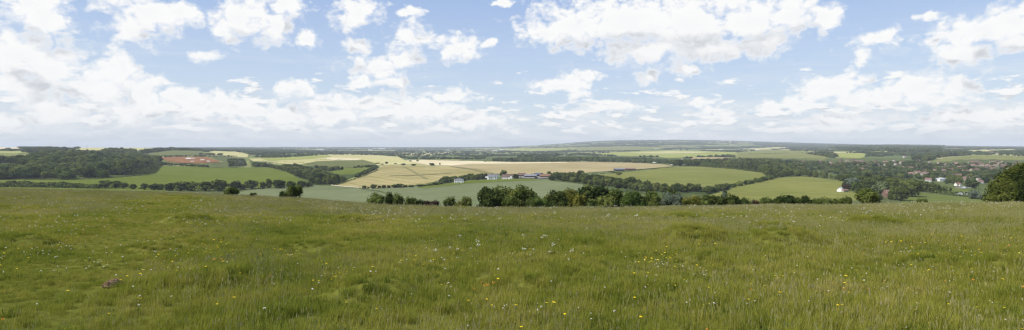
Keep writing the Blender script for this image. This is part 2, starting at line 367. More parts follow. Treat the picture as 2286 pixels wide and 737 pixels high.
FIELDS = [
 ('field', [(-100, 402), (2400, 402), (2400, 475), (-100, 475)], 'scrub', -0.7),
 # wood and scrub floors
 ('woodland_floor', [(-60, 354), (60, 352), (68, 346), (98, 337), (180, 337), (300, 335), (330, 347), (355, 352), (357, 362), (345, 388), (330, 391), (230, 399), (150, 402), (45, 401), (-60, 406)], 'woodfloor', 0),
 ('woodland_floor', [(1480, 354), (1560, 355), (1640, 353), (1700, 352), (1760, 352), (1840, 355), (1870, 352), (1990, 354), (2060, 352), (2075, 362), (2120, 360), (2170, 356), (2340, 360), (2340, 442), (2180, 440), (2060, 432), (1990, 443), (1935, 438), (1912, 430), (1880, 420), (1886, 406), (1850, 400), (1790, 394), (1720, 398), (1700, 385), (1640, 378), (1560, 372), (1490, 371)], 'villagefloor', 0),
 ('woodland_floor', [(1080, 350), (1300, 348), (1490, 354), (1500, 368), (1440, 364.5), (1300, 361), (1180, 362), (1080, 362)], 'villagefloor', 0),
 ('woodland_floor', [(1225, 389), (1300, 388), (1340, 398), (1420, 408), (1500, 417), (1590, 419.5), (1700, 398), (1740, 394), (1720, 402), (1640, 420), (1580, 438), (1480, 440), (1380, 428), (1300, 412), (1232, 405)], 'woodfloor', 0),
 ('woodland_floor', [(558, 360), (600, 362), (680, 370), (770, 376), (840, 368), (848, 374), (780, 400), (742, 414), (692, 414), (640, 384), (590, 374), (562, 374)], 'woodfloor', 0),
 ('field', [(-80, 341), (0, 342), (60, 344), (82, 345), (75, 350), (60, 353), (-80, 353.5)], 'olive', 0),
 ('field', [(-80, 329.6), (42, 329.8), (44, 333), (-80, 334)], 'cream', 1),
 ('field', [(112, 329.5), (170, 330), (165, 333), (118, 333)], 'cream', 1),
 ('field', [(175, 330.5), (300, 330), (420, 331), (400, 334), (300, 336), (225, 338), (180, 336)], 'yellow', 0),
 ('field', [(315, 343), (330, 337), (400, 336), (455, 338), (450, 345), (420, 347.5), (360, 349), (325, 348)], 'pasture_dull', 0),
 ('field', [(357, 352), (400, 350.5), (462, 351), (494, 362.5), (470, 364), (440, 365.5), (405, 364.5), (372, 361)], 'red', 1),
 ('field', [(465, 349), (500, 350), (545, 353), (545, 372), (500, 375), (430, 373), (410, 367), (470, 366), (500, 362)], 'scrub', 0),
 ('field', [(460, 338), (525, 339), (555, 345), (552, 352), (520, 351), (488, 346)], 'yellow', 0),
 ('field', [(555, 355), (640, 352), (700, 346.5), (760, 346), (830, 347), (888, 350), (903, 358), (940, 366), (870, 369), (800, 369), (760, 367), (700, 362), (680, 367), (640, 370), (575, 365)], 'yellow', 0),
 ('field', [(575, 353), (700, 348), (735, 347), (740, 351), (690, 356), (600, 360)], 'lime', 1),
 ('field', [(726, 352.5), (806, 355), (798, 358.5), (733, 358.5)], 'cream', 1),
 ('field', [(676, 367), (705, 361), (760, 358.5), (812, 358), (842, 366), (835, 371), (800, 373), (765, 376), (738, 374)], 'pasture_dull', 1),
 ('field', [(735, 384), (760, 377), (800, 374.5), (833, 373.5), (826, 380), (790, 390), (755, 391)], 'pasture', 1),
 ('field', [(355, 370.5), (420, 372), (480, 375.5), (540, 374.5), (600, 374), (640, 383), (665, 395), (692, 406), (692, 413), (600, 417), (460, 423), (300, 430), (-60, 430), (-60, 404), (45, 402), (150, 403), (230, 400), (330, 391.5), (346, 388)], 'pasture', 0),
 ('field', [(862, 369), (885, 370), (950, 371.5), (1050, 374.5), (1085, 380), (1100, 389), (1050, 394), (1010, 396), (950, 411), (880, 419), (830, 421.5), (742, 416), (800, 398)], 'tan', 0),
 ('field', [(905, 358), (940, 357.5), (1050, 360), (1150, 362.5), (1270, 362.5), (1262, 366), (1150, 367), (1010, 370.5), (955, 369.5)], 'cream', 0),
 ('field', [(1000, 371), (1050, 366.5), (1150, 366), (1260, 364), (1300, 361.5), (1400, 364), (1470, 367), (1506, 371.5), (1460, 376), (1410, 379.5), (1300, 387), (1255, 389), (1160, 390), (1105, 389), (1075, 379)], 'tan_flat', 1),
 ('field', [(520, 432), (560, 425), (692, 414), (740, 416.5), (830, 422.5), (960, 413.5), (1060, 402), (1140, 400), (1180, 399.5), (1230, 404), (1300, 412), (1315, 425), (1290, 460), (1000, 465), (520, 460)], 'bean', 0),
 ('field', [(930, 419), (1060, 403), (1140, 400.5), (1180, 400), (1210, 403), (1150, 405), (1040, 411), (950, 421)], 'pasture', 1),
 ('field', [(1296, 392), (1375, 387.5), (1410, 383.5), (1500, 374.5), (1560, 372.5), (1640, 378.5), (1700, 385.5), (1710, 392), (1690, 402), (1640, 410), (1560, 420), (1500, 419), (1420, 410), (1340, 400)], 'wheat', 0),
 ('field', [(1570, 440), (1680, 406), (1720, 398.5), (1790, 394.5), (1850, 400.5), (1888, 407), (1884, 420), (1912, 432), (1935, 448), (1800, 452), (1600, 452)], 'wheat2', 0),
 ('field', [(2030, 437), (2050, 431), (2150, 440), (2200, 443), (2200, 462), (2000, 462)], 'lawn', 0),
 ('field', [(2120, 420.5), (2170, 421), (2178, 432), (2110, 431)], 'lawn', 1),
 ('field', [(1630, 346), (1660, 339), (1740, 334.5), (1800, 339), (1856, 351), (1835, 358), (1760, 355), (1700, 353), (1640, 353)], 'olive', 0),
 ('field', [(1300, 346), (1400, 339), (1500, 336), (1640, 340), (1655, 345), (1630, 350), (1560, 351), (1500, 353), (1440, 350)], 'lime', 0),
 ('field', [(1400, 342), (1500, 338), (1600, 340), (1540, 343), (1460, 344)], 'yellow', 1),
 ('field', [(1540, 352), (1600, 351.5), (1640, 352.5), (1620, 355), (1545, 356)], 'tan_flat', 1),
 ('field', [(2075, 362), (2110, 353), (2160, 348), (2220, 347), (2320, 352), (2320, 359), (2230, 357), (2170, 354), (2120, 360)], 'olive', 0),
 ('field', [(1858, 342), (1920, 342), (1945, 346), (1920, 354), (1870, 354), (1850, 348)], 'lime', 0),
 ('field', [(1938, 339), (1975, 337), (2010, 341), (1995, 344), (1945, 342)], 'lime', 0),
 ('field', [(1100, 334), (1200, 331), (1290, 331), (1260, 336), (1150, 339)], 'lime', 0),
 ('field', [(1250, 330), (1400, 327), (1520, 330), (1420, 336), (1290, 338)], 'olive', 0),
 ('field', [(2150, 336), (2260, 334), (2280, 337), (2200, 340.5), (2165, 340)], 'yellow', 0),
 ('field', [(1660, 332), (1740, 329.5), (1780, 331), (1700, 335)], 'yellow', 0),
 ('field', [(1850, 335), (1900, 330), (1940, 331), (1890, 337)], 'scrub', 0),
 ('path', [(413, 354), (424, 353), (430, 354.6), (424, 356), (415, 356)], 'sheet', 2),
 ('path', [(446, 357.2), (455, 356.8), (458, 358.2), (448, 358.6)], 'sheet', 2),
 ('path', [(459, 360.2), (468, 360), (470, 361.4), (462, 361.8)], 'sheet', 2),
 ('path', [(424, 360.6), (433, 360.4), (434, 361.4), (426, 361.6)], 'sheet', 2),
 ('path', [(428, 354), (434, 353.4), (436, 354.6), (430, 355.2)], 'sheet', 2),
 ('yard', [(1150, 394), (1200, 393), (1240, 396), (1210, 400), (1160, 399)], 'grey', 2),
 ('path', [(740, 413.8), (760, 416.2), (830, 421.6), (832, 422.6), (760, 417.6), (738, 415)], 'chalk', 2),
 ('path', [(808, 422.3), (850, 427), (905, 445), (898, 446), (845, 428.5), (806, 423.5)], 'scrub', 2),
 ('path', [(899, 373), (903, 373), (925, 383), (938, 392), (955, 400), (950, 401), (932, 392.5), (920, 384)], 'trackdark', 2),
 ('path', [(870, 393), (935, 391), (1010, 386.5), (1010, 387.6), (935, 392.6), (870, 394.2)], 'trackdark', 2),
 ('path', [(1010, 372), (1060, 379), (1105, 389), (1098, 389.5), (1055, 380.5), (1005, 373)], 'trackdark', 2),
 ('path', [(1520, 415), (1570, 416.5), (1565, 419.5), (1510, 419)], 'tan_flat', 2),
]
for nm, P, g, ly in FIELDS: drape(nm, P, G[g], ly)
POLY = {}
#@@PART2
# ------------------------------------------------------------------ foliage
def leaf_cloud(lobes, n, size, seed, squash=1.0):
    """leaf clumps over a set of lobes (cx,cy,cz,rx,ry,rz): quads that face outwards, unevenly"""
    r = np.random.default_rng(seed)
    lob = np.array(lobes, float)
    area = (lob[:, 3] * lob[:, 5]); pr = area / area.sum()
    k = r.choice(len(lob), n, p=pr)
    d = r.normal(size=(n, 3)); d /= np.linalg.norm(d, axis=1)[:, None]
    rad = np.where(r.random(n) < 0.8, r.uniform(0.86, 1.06, n), r.uniform(0.55, 0.9, n))
    # uneven surface: bumps and hollows
    bump = 1 + 0.16 * np.sin(d[:, 0] * 5 + k * 1.7) * np.sin(d[:, 2] * 6 + k) + 0.08 * np.sin(d[:, 1] * 9 + k * 3)
    P = lob[k, :3] + d * lob[k, 3:6] * (rad * bump)[:, None]
    P[:, 2] = np.maximum(P[:, 2], 0.015)
    nrm = d + r.normal(size=(n, 3)) * 0.55; nrm[:, 2] += 0.25
    nrm /= np.linalg.norm(nrm, axis=1)[:, None]
    t = np.cross(nrm, r.normal(size=(n, 3))); t /= np.linalg.norm(t, axis=1)[:, None] + 1e-9
    b = np.cross(nrm, t)
    s = size * r.uniform(0.6, 1.35, n)[:, None]
    a1, a2 = t * s, b * s * 0.75
    V = np.stack([P - a1 * 0.9 - a2 * 0.2, P - a2 + nrm * s * 0.1, P + a1 - a2 * 0.1, P + a2 * 0.9 - nrm * s * 0.15], 1).reshape(-1, 3)
    Fq = np.arange(4 * n, dtype=np.int32).reshape(-1, 4)
    tint = np.clip(0.5 + 0.5 * (fbm(P[:, 0] * 5 + seed, P[:, 2] * 5 + P[:, 1] * 4, 2, seed) - 0.5) * 2.2 + r.normal(size=n) * 0.12, 0, 1)
    return V, Fq, tint
def ico_np(c, rr, sub=1, seed=0):
    bm = bmesh.new(); bmesh.ops.create_icosphere(bm, subdivisions=sub, radius=1)
    V = np.array([v.co[:] for v in bm.verts]); Fc = np.array([[v.index for v in f.verts] for f in bm.faces], np.int32); bm.free()
    return V * np.array(rr) + np.array(c), Fc
def crown_mesh(name, lobes, n, size, mat, seed, core=0.78, trunk=False, gain=1.0):
    V, Q, t = leaf_cloud(lobes, n, size, seed); t = .5 + (t - .5) * gain
    Vs, Ts, off = [V], [], len(V); tv = [t]
    for lb in lobes:
        v, f = ico_np(lb[:3], [core * q for q in lb[3:6]], 1)
        v[:, 2] = np.maximum(v[:, 2], 0.01)
        Vs.append(v); Ts.append(f + off); off += len(v); tv.append(np.full(len(f), 0.3))
    mats = [mat]; mi = None
    if trunk:
        a = np.linspace(0, 2 * PI, 7)[:-1]
        ring = lambda z, r: np.stack([r * np.cos(a), r * np.sin(a), np.full(6, z)], -1)
        v = np.concatenate([ring(-0.02, 0.035), ring(0.5, 0.02)])
        Vs.append(v); f = []
        for i in range(6):
            j = (i + 1) % 6; f += [[off + i, off + j, off + 6 + j], [off + i, off + 6 + j, off + 6 + i]]
        Ts.append(np.array(f, np.int32)); tv.append(np.full(12, 0.5))
        mats = [mat, M['bark']]; mi = np.concatenate([np.zeros(sum(len(q) for q in [Q] + Ts[:-1]), int), np.ones(12, int)])
    me = mesh_np(name, np.concatenate(Vs), [Q, np.concatenate(Ts)], mats, mi)
    at = me.attributes.new('tint', 'FLOAT', 'FACE'); at.data.foreach_set('value', np.concatenate(tv).astype(np.float32))
    return me
def lobes_for(shape, seed):
    r = np.random.default_rng(seed + 500)
    Ls = []
    if shape == 'round':
        Ls.append((0, 0, 0.50, 0.34, 0.34, 0.42))
        for k in range(9):
            a = k * 2.4 + r.uniform(-.4, .4); e = r.uniform(-0.95, 0.95)
            rr = r.uniform(0.15, 0.23); q = 0.27 * math.cos(e)
            Ls.append((q * math.cos(a), q * math.sin(a), 0.50 + 0.31 * math.sin(e), rr, rr, rr * .9))
    elif shape == 'tall':
        for k in range(8):
            z = 0.2 + 0.66 * k / 7; q = 0.10 * (1 - abs(z - .45)); a = k * 2.2
            rr = 0.20 * (1.12 - abs(z - 0.42) * 1.25)
            Ls.append((q * math.cos(a), q * math.sin(a), z, rr, rr, rr * 1.15))
    elif shape == 'cone':
        for k in range(7):
            z = 0.12 + 0.78 * k / 6; rr = 0.24 * (1.02 - z) + 0.03
            Ls.append((r.uniform(-.03, .03), r.uniform(-.03, .03), z, rr, rr, 0.13))
    else:   # bush: rests on the ground, wider than high
        Ls.append((0, 0, 0.42, 0.48, 0.44, 0.46))
        for k in range(9):
            a = k * 2.4 + r.uniform(-.5, .5); rr = r.uniform(0.2, 0.32); q = r.uniform(0.28, 0.5)
            Ls.append((q * math.cos(a), q * math.sin(a), r.uniform(0.2, 0.68), rr, rr, rr * .95))
    return Ls
PROTO = {}
def proto(shape, mat, var=0):
    k = (shape, mat, var)
    if k not in PROTO:
        PROTO[k] = crown_mesh('foliage', lobes_for(shape, var * 13 + len(shape)), 700, 0.062 if shape != 'cone' else 0.05, M[mat], var * 7 + len(mat), trunk=(shape != 'bush'))
    return PROTO[k]

TREES = []      # every tree: dict(x,y,z,h,w,shape,mat,var,rot,name,label,group)
def add_tree(x, y, h, w=1.0, shape='round', mat='leaf', name='tree', label=None, group=None, must=False, cat='tree'):
    TREES.append(dict(x=x, y=y, z=float(H(x, y, True)) - 0.15, h=h, w=w, shape=shape, mat=mat, var=random.randrange(3), rot=random.uniform(0, 6.28),
                      name=name, label=label, group=group, must=must, cat=cat))
CRESTY = lambda px: np.interp(px, CR_PX, CR_PY)
KEEP_OUT = []     # (x, y, radius): houses and water keep clear of trees
def wood(P, spacing, hr, mats, name, label, group, shapes=('round',), thin=0.0, wr=(0.9, 1.25), seed=0, cap=0.75):
    B = [ground_at(*p)[:2] for p in densify(P, 12)]
    xs = [b[0] for b in B]; ys = [b[1] for b in B]
    r = np.random.default_rng(seed + 900)
    nx = int((max(xs) - min(xs)) / spacing) + 2; ny = int((max(ys) - min(ys)) / spacing) + 2
    X, Y = np.meshgrid(min(xs) + np.arange(nx) * spacing, min(ys) + np.arange(ny) * spacing)
    X = (X + r.uniform(-.48, .48, X.shape) * spacing).ravel(); Y = (Y + r.uniform(-.48, .48, Y.shape) * spacing).ravel()
    k = inside(B, X, Y)
    if thin: k &= fbm(X / 60, Y / 60, 3, seed) > thin
    for x, y in zip(X[k], Y[k]):
        if any((x - a) ** 2 + (y - b) ** 2 < c * c for a, b, c in KEEP_OUT): continue
        q = float(vnoise(x / 38, y / 55, 3 + seed)); p = float(vnoise(x / 16, y / 22, 31 + seed))
        h = r.uniform(*hr) * (0.55 + 0.45 * q + 0.45 * p) * (1.25 if r.random() < .12 else 1)
        if cap:
            hp = h * F / y; bx = CX + F * x / y; by = CY - F * float(H(x, y, False)) / y
            if not inside(P, np.array([bx]), np.array([by - cap * hp]))[0]:
                if r.random() < .5 or not inside(P, np.array([bx]), np.array([by - cap * hp * .5]))[0]: continue
                h *= .5
        mt = mats[r.integers(len(mats))]
        if mt in ('leaf_dark', 'leaf') and name not in ('hedgerow_tree', 'skyline_tree', 'ridge_tree'):
            v = 0.6 * q + 0.4 * r.random(); mt = 'leaf_dark' if v > .56 else 'leaf' if v > .33 else 'leaf_light' if r.random() < .45 else 'leaf'
        add_tree(x, y, h, r.uniform(*wr), shapes[r.integers(len(shapes))], mt, name, label, group)

# ------------------------------------------------------------------ buildings
class MB:
    def __init__(s): s.v = []; s.f = []
    def box(s, x0, x1, y0, y1, z0, z1):
        b = len(s.v)
        s.v += [(x0, y0, z0), (x1, y0, z0), (x1, y1, z0), (x0, y1, z0), (x0, y0, z1), (x1, y0, z1), (x1, y1, z1), (x0, y1, z1)]
        s.f += [(b, b + 3, b + 2, b + 1), (b + 4, b + 5, b + 6, b + 7), (b, b + 1, b + 5, b + 4), (b + 1, b + 2, b + 6, b + 5), (b + 2, b + 3, b + 7, b + 6), (b + 3, b, b + 4, b + 7)]
        return s
    def poly(s, pts, faces):
        b = len(s.v); s.v += pts; s.f += [tuple(b + i for i in f) for f in faces]; return s
    def build(s, name, mat, parent=None):
        me = bpy.data.meshes.new(name); me.from_pydata(s.v, [], s.f); me.materials.append(mat); me.update()
        return link(name, me, parent)
def make_house(name, label, cat, group, w, d, hw, hr, wall, roof, wins=(0, 0), chim=1, door=True, gable=None, hip=False):
    """long side along x, its front to -y; a gable cross wing stands forward if asked"""
    root = link(name, None); tag(root, label, cat, group)
    hx, hy = w / 2, d / 2
    m = MB()
    m.poly([(-hx, -hy, -1.5), (hx, -hy, -1.5), (hx, hy, -1.5), (-hx, hy, -1.5), (-hx, -hy, hw), (hx, -hy, hw), (hx, hy, hw), (-hx, hy, hw)] + ([] if hip else [(-hx, 0, hw + hr), (hx, 0, hw + hr)]),
           [(0, 1, 5, 4), (2, 3, 7, 6)] + ([(1, 2, 6, 5), (3, 0, 4, 7)] if hip else [(1, 2, 6, 9, 5), (3, 0, 4, 8, 7)]))
    if gable:
        gx, gw = gable; a, b = gx - gw / 2, gx + gw / 2
        m.poly([(a, -hy - 2.2, -1.5), (b, -hy - 2.2, -1.5), (b, -hy + .5, -1.5), (a, -hy + .5, -1.5), (a, -hy - 2.2, hw), (b, -hy - 2.2, hw), (b, -hy + .5, hw), (a, -hy + .5, hw), (gx, -hy - 2.2, hw + hr * .9), (gx, -hy + 1.5, hw + hr * .9)],
               [(0, 1, 5, 8, 4), (1, 2, 6, 5), (3, 0, 4, 7)])
    m.build('wall', wall, root)
    o, th = 0.35, 0.22
    rf = MB()
    if hip:
        c = max(0.0, hx - hy)
        rf.poly([(-hx - o, -hy - o, hw), (hx + o, -hy - o, hw), (hx + o, hy + o, hw), (-hx - o, hy + o, hw), (-c, 0, hw + hr), (c, 0, hw + hr), (-hx - o, -hy - o, hw - th), (hx + o, -hy - o, hw - th), (hx + o, hy + o, hw - th), (-hx - o, hy + o, hw - th)],
                [(0, 1, 5, 4), (1, 2, 5), (2, 3, 4, 5), (3, 0, 4), (0, 6, 7, 1), (1, 7, 8, 2), (2, 8, 9, 3), (3, 9, 6, 0), (6, 9, 8, 7)])
    else:
        sl = hr / hy
        rf.poly([(-hx - o, -hy - o, hw - o * sl + .06), (hx + o, -hy - o, hw - o * sl + .06), (hx + o, 0, hw + hr + .06), (-hx - o, 0, hw + hr + .06), (hx + o, hy + o, hw - o * sl + .06), (-hx - o, hy + o, hw - o * sl + .06),
                 (-hx - o, -hy - o, hw - o * sl + th + .06), (hx + o, -hy - o, hw - o * sl + th + .06), (hx + o, 0, hw + hr + th + .06), (-hx - o, 0, hw + hr + th + .06), (hx + o, hy + o, hw - o * sl + th + .06), (-hx - o, hy + o, hw - o * sl + th + .06)],
                [(6, 7, 8, 9), (9, 8, 10, 11), (1, 0, 3, 2), (2, 3, 5, 4), (0, 1, 7, 6), (4, 5, 11, 10), (1, 2, 8, 7), (2, 4, 10, 8), (3, 0, 6, 9), (5, 3, 9, 11)])
        if gable:
            e = .3; zz = hw + hr * .9 + .08; y0 = -hy - 2.2 - o
            rf.poly([(a - e, y0, hw - .2), (gx, y0, zz), (b + e, y0, hw - .2), (a - e, 0.0, hw - .2), (gx, 0.0, zz), (b + e, 0.0, hw - .2), (a - e, y0, hw), (gx, y0, zz + .2), (b + e, y0, hw), (a - e, 0.0, hw), (gx, 0.0, zz + .2), (b + e, 0.0, hw)],
                    [(6, 7, 10, 9), (7, 8, 11, 10), (0, 3, 4, 1), (1, 4, 5, 2), (0, 1, 7, 6), (1, 2, 8, 7), (0, 6, 9, 3), (2, 5, 11, 8)])
    rfo = rf.build('roof', roof, root)
    for k in range(chim):
        cx = (-hx + 0.9) if k == 0 else (hx - 0.9)
        MB().box(cx - .45, cx + .45, -.4, .4, hw + hr * .5, hw + hr + 1.1).box(cx - .52, cx + .52, -.47, .47, hw + hr + 1.1, hw + hr + 1.25).build('chimney', M['brick_wall'], rfo)
    nw, nf = wins
    for fl in range(nf):
        for k in range(nw):
            x = -hx + w * (k + .5) / nw
            if gable and abs(x - gable[0]) < gable[1] / 2 + .3: continue
            z = 0.9 + fl * 2.6
            if door and fl == 0 and k == nw // 2: continue
            fr = MB().box(x - .62, x + .62, -hy - .06, -hy + .02, z - .08, z + 1.35).build('window', M['white_paint'], root)
            MB().box(x - .5, x + .5, -hy - .075, -hy - .055, z + .04, z + 1.23).build('pane', M['window'], fr)
    if gable and nf:
        for fl in range(nf):
            z = .9 + fl * 2.6
            fr = MB().box(gable[0] - .8, gable[0] + .8, -hy - 2.26, -hy - 2.18, z - .08, z + 1.35).build('window', M['white_paint'], root)
            MB().box(gable[0] - .66, gable[0] + .66, -hy - 2.275, -hy - 2.255, z + .04, z + 1.23).build('pane', M['window'], fr)
    if door and nf: MB().box(-.5, .5, -hy - .05, -hy + .02, -.2, 2.05).build('door', M['dark_wood'], root)
    return root
def place(root, px, py, rz=0.0, clear=7.0):
    x, y, z = ground_at(px, py)
    root.location = (x, y, float(H(x, y, True))); root.rotation_euler = (0, 0, rz)
    KEEP_OUT.append((x, y, clear))
    # keep the sight line to the front of it open, as the gardens and lanes there do
    for q in (1, 2): KEEP_OUT.append((x - x / math.hypot(x, y) * clear * 1.3 * q, y - y / math.hypot(x, y) * clear * 1.3 * q, clear * .8))
    return root
def copy_tree(o, parent=None):
    c = o.copy(); COL.objects.link(c)
    if parent is not None: c.parent = parent
    for ch in list(o.children): copy_tree(ch, c)
    return c

# the farm and the houses with a look of their own
place(make_house('house', 'plain white block of a house beside the dark farm trees', 'house', None, 12.5, 8, 5.2, 1.2, M['white_wall'], M['grey_roof'], (4, 2), 1, hip=True), 1024.5, 409, 0.15, 8)
place(make_house('farmhouse', 'white gabled farmhouse with grey roof below the tan field', 'house', None, 15, 7, 4.6, 3.4, M['white_wall'], M['grey_roof'], (5, 2), 2, gable=(3.0, 4.6)), 1100, 401.5, 0.25, 9)
place(make_house('cottage', 'red tiled cottage with white end wall right of the gabled farmhouse', 'house', None, 17, 7, 3.4, 3.6, M['white_wall'], M['red_roof'], (5, 1), 2, gable=(5.6, 4.2)), 1133, 400, -0.1, 10)
place(make_house('outhouse', 'little pale outhouse left of the gabled farmhouse', 'outhouse', None, 5, 4, 2.6, 1.6, M['cream_wall'], M['pale_roof'], (2, 1), 0), 1083, 400.5, 0.2, 4)
place(make_house('barn', 'red roofed barn at the left end of the farmyard', 'barn', None, 12, 7, 2.8, 3.0, M['brick_wall'], M['red_roof'], (0, 0), 0), 1165, 394.5, 0.1, 10)
place(make_house('barn', 'wide grey sheet roofed barn in the middle of the farmyard', 'barn', None, 19, 8, 2.8, 2.3, M['dark_wood'], M['grey_roof'], (0, 0), 0), 1184, 396.5, 0.05, 13)
place(make_house('barn', 'dark blue roofed barn behind the grey one', 'barn', None, 10, 8, 3.4, 2.4, M['dark_wood'], M['blue_roof'], (0, 0), 0), 1200, 394.3, 0.3, 8)
place(make_house('barn', 'long orange tiled barn next to the wooded belt', 'barn', None, 17, 7, 2.6, 2.8, M['brick_wall'], M['orange_roof'], (0, 0), 0), 1217, 396.6, 0.12, 12)
place(make_house('barn', 'large grey barn alone on the edge of the green wheat', 'barn', None, 20, 10, 3.2, 2.3, M['dark_wood'], M['grey_roof'], (0, 0), 0), 1382, 381.6, 0.1, 12)
place(make_house('barn', 'low dark open shed right of the lone grey barn', 'shed', None, 21, 9, 2.6, 1.8, M['dark_wood'], M['brown_roof'], (0, 0), 0), 1407, 380.4, 0.05, 10)
place(make_house('house', 'small white bungalow at the corner of the field under round trees', 'house', None, 7.5, 6, 2.8, 2.6, M['white_wall'], M['pale_roof'], (2, 1), 1), 1876, 428.5, 0.9, 5)
place(make_house('shed', 'low brown shed just right of the small white bungalow', 'shed', None, 6, 4, 2.2, 1.2, M['cream_wall'], M['brown_roof'], (1, 1), 0, door=False), 1886, 429.3, 0.2, 4)
place(make_house('house', 'tall red brick house with white windows among the nearest trees', 'house', None, 7.5, 6, 4.4, 3.4, M['brick_wall'], M['brown_roof'], (4, 2), 2, gable=(-1.9, 3.6)), 1981, 441, 0.1, 5)
place(make_house('villa', 'square white villa with pale pillars in the village', 'house', None, 12, 9, 5.0, 1.3, M['white_wall'], M['pale_roof'], (5, 2), 1, hip=True), 2100, 405.5, 0.2, 12)
place(make_house('house', 'white gabled house standing right at the village pond', 'house', None, 5.5, 5, 2.8, 2.2, M['white_wall'], M['brown_roof'], (3, 1), 1, gable=(1.0, 2.4)), 2137, 415.8, 0.15, 6)
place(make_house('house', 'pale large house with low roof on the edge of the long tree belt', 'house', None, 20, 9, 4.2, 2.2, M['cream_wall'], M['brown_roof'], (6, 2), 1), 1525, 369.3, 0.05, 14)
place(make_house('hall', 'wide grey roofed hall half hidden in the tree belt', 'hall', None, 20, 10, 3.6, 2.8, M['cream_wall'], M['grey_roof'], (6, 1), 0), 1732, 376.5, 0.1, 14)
place(make_house('hall', 'white walled low building in front of the grey roofed hall', 'hall', None, 14, 8, 3.5, 1.6, M['white_wall'], M['pale_roof'], (4, 1), 0), 1741, 379.5, -0.05, 9)
place(make_house('polytunnel_shed', 'silvery roofed shed showing above the tree belt', 'shed', None, 20, 12, 4.5, 2.5, M['pale_roof'], M['pale_roof'], (0, 0), 0), 1637, 367.5, 0.05, 12)
place(make_house('barn', 'small orange roofed building seen between the scrub bushes', 'barn', None, 7, 5, 2.6, 2.2, M['brick_wall'], M['orange_roof'], (0, 0), 0), 1446, 452, 0.1, 6)

# the village: three kinds, copied
vg = 'houses of the village among the trees'
KINDS = {
 'red': make_house('village_house', 'red roofed brick house among the village trees', 'house', vg, 11, 7, 4.6, 3.6, M['brick_wall'], M['red_roof'], (4, 2), 2),
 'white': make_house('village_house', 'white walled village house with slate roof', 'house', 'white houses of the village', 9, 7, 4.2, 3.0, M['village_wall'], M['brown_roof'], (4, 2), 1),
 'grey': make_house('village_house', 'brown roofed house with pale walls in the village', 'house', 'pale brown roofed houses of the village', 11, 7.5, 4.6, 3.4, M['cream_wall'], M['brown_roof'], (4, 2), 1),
 'terrace': make_house('village_house', 'long red roofed terrace in the village', 'terrace', 'red roofed terraces of the village', 22, 8, 4.8, 3.8, M['brick_wall'], M['red_roof'], (0, 0), 2),
 'mobile': make_house('park_home', 'pale flat park home at the end of the tan field', 'park home', 'pale park homes by the tan field', 14, 5, 2.9, 0.7, M['pale_roof'], M['pale_roof'], (0, 0), 0),
}
used = set()
VILLAGE = [(2108, 396, 'red', 1), (2124, 397, 'terrace', 1), (2140, 396.5, 'red', 1), (2135, 369.5, 'white', 1.1), (2142, 377, 'grey', 1), (2147, 371.5, 'white', .8), (2104, 376.5, 'white', 1), (2115, 370.5, 'grey', 1.1),
 (2165, 366, 'white', 1), (2177, 365, 'terrace', 1), (2179, 376, 'red', 1.2), (2181, 384, 'red', 1.1), (2158, 387, 'red', 1), (2164, 395, 'white', .8), (2157, 404, 'grey', 1), (2184, 404.5, 'white', .9), (2188, 410, 'white', .9),
 (2214, 366.5, 'white', 1.2), (2213, 375, 'white', 1), (2223, 372.5, 'grey', 1), (2250, 367.5, 'white', 1.2), (2197, 379.5, 'red', 1), (2204, 377.5, 'red', 1), (2217, 380.5, 'red', 1), (2233, 368, 'grey', 1.1), (2270, 367, 'red', 1.1),
 (1996, 362.5, 'white', 1.3), (1999, 368.5, 'white', .9), (1976, 365.5, 'grey', 1.2), (2013, 366, 'grey', 1.2), (2020, 353, 'white', 1.4), (2050, 362.5, 'red', 1.2), (2040, 365.5, 'red', 1.1), (2054, 364.6, 'red', 1.1), (1932, 374.5, 'white', 1.1),
 (1924, 381, 'grey', 1), (1915, 363.5, 'terrace', 1), (1905, 360.5, 'red', 1.2), (1924, 365.5, 'terrace', .9), (2026, 378.5, 'red', 1.1), (2034, 378, 'grey', 1), (2073, 371, 'red', 1.1), (2077, 377, 'red', 1), (2050, 391, 'grey', 1.1),
 (2061, 392, 'white', 1.1), (2068, 392, 'red', 1), (2072, 407, 'white', 1.1), (2090, 372, 'red', 1), (1761, 360.5, 'white', 1.2), (1812, 366, 'white', 1.1), (1834, 367.5, 'terrace', 1), (1846, 367.5, 'grey', 1), (1854, 367, 'white', 1.3),
 (1857, 372, 'grey', 1), (1877, 360.5, 'red', 1.2), (1882, 368.5, 'red', 1), (1876, 371.5, 'grey', 1), (1892, 361, 'grey', 1), (1866, 374, 'red', 1), (1941, 368, 'red', 1), (1960, 371, 'grey', 1), (1955, 362, 'red', 1), (2005, 372, 'red', 1), (2088, 384, 'grey', 1),
 (2121, 383, 'red', 1), (2195, 391, 'grey', 1), (2172, 372, 'grey', 1), (2155, 375, 'red', 1), (2128, 374, 'red', 1), (2187, 368, 'red', 1), (2240, 374, 'red', 1.1), (2262, 373, 'grey', 1), (1461, 364.4, 'mobile', 1), (1471, 361, 'mobile', 1), (1480.5, 364.8, 'mobile', .9), (1494, 360, 'mobile', 1), (1500, 369, 'mobile', .7), (1510, 362, 'mobile', .9),
 (596, 351.5, 'white', 1), (606, 350.5, 'grey', 1.2), (613, 352, 'white', 1), (622, 350.5, 'white', .9), (585, 351, 'grey', 1.1), (1115, 354, 'red', 1.3), (1462, 358, 'grey', 1.2), (1524, 357.5, 'white', 1), (1548, 359, 'grey', 1.1), (1760, 331, 'white', 1.6), (2212, 344, 'white', 1.8), (2226, 345, 'white', 1.2)]
_r = random.Random(12)
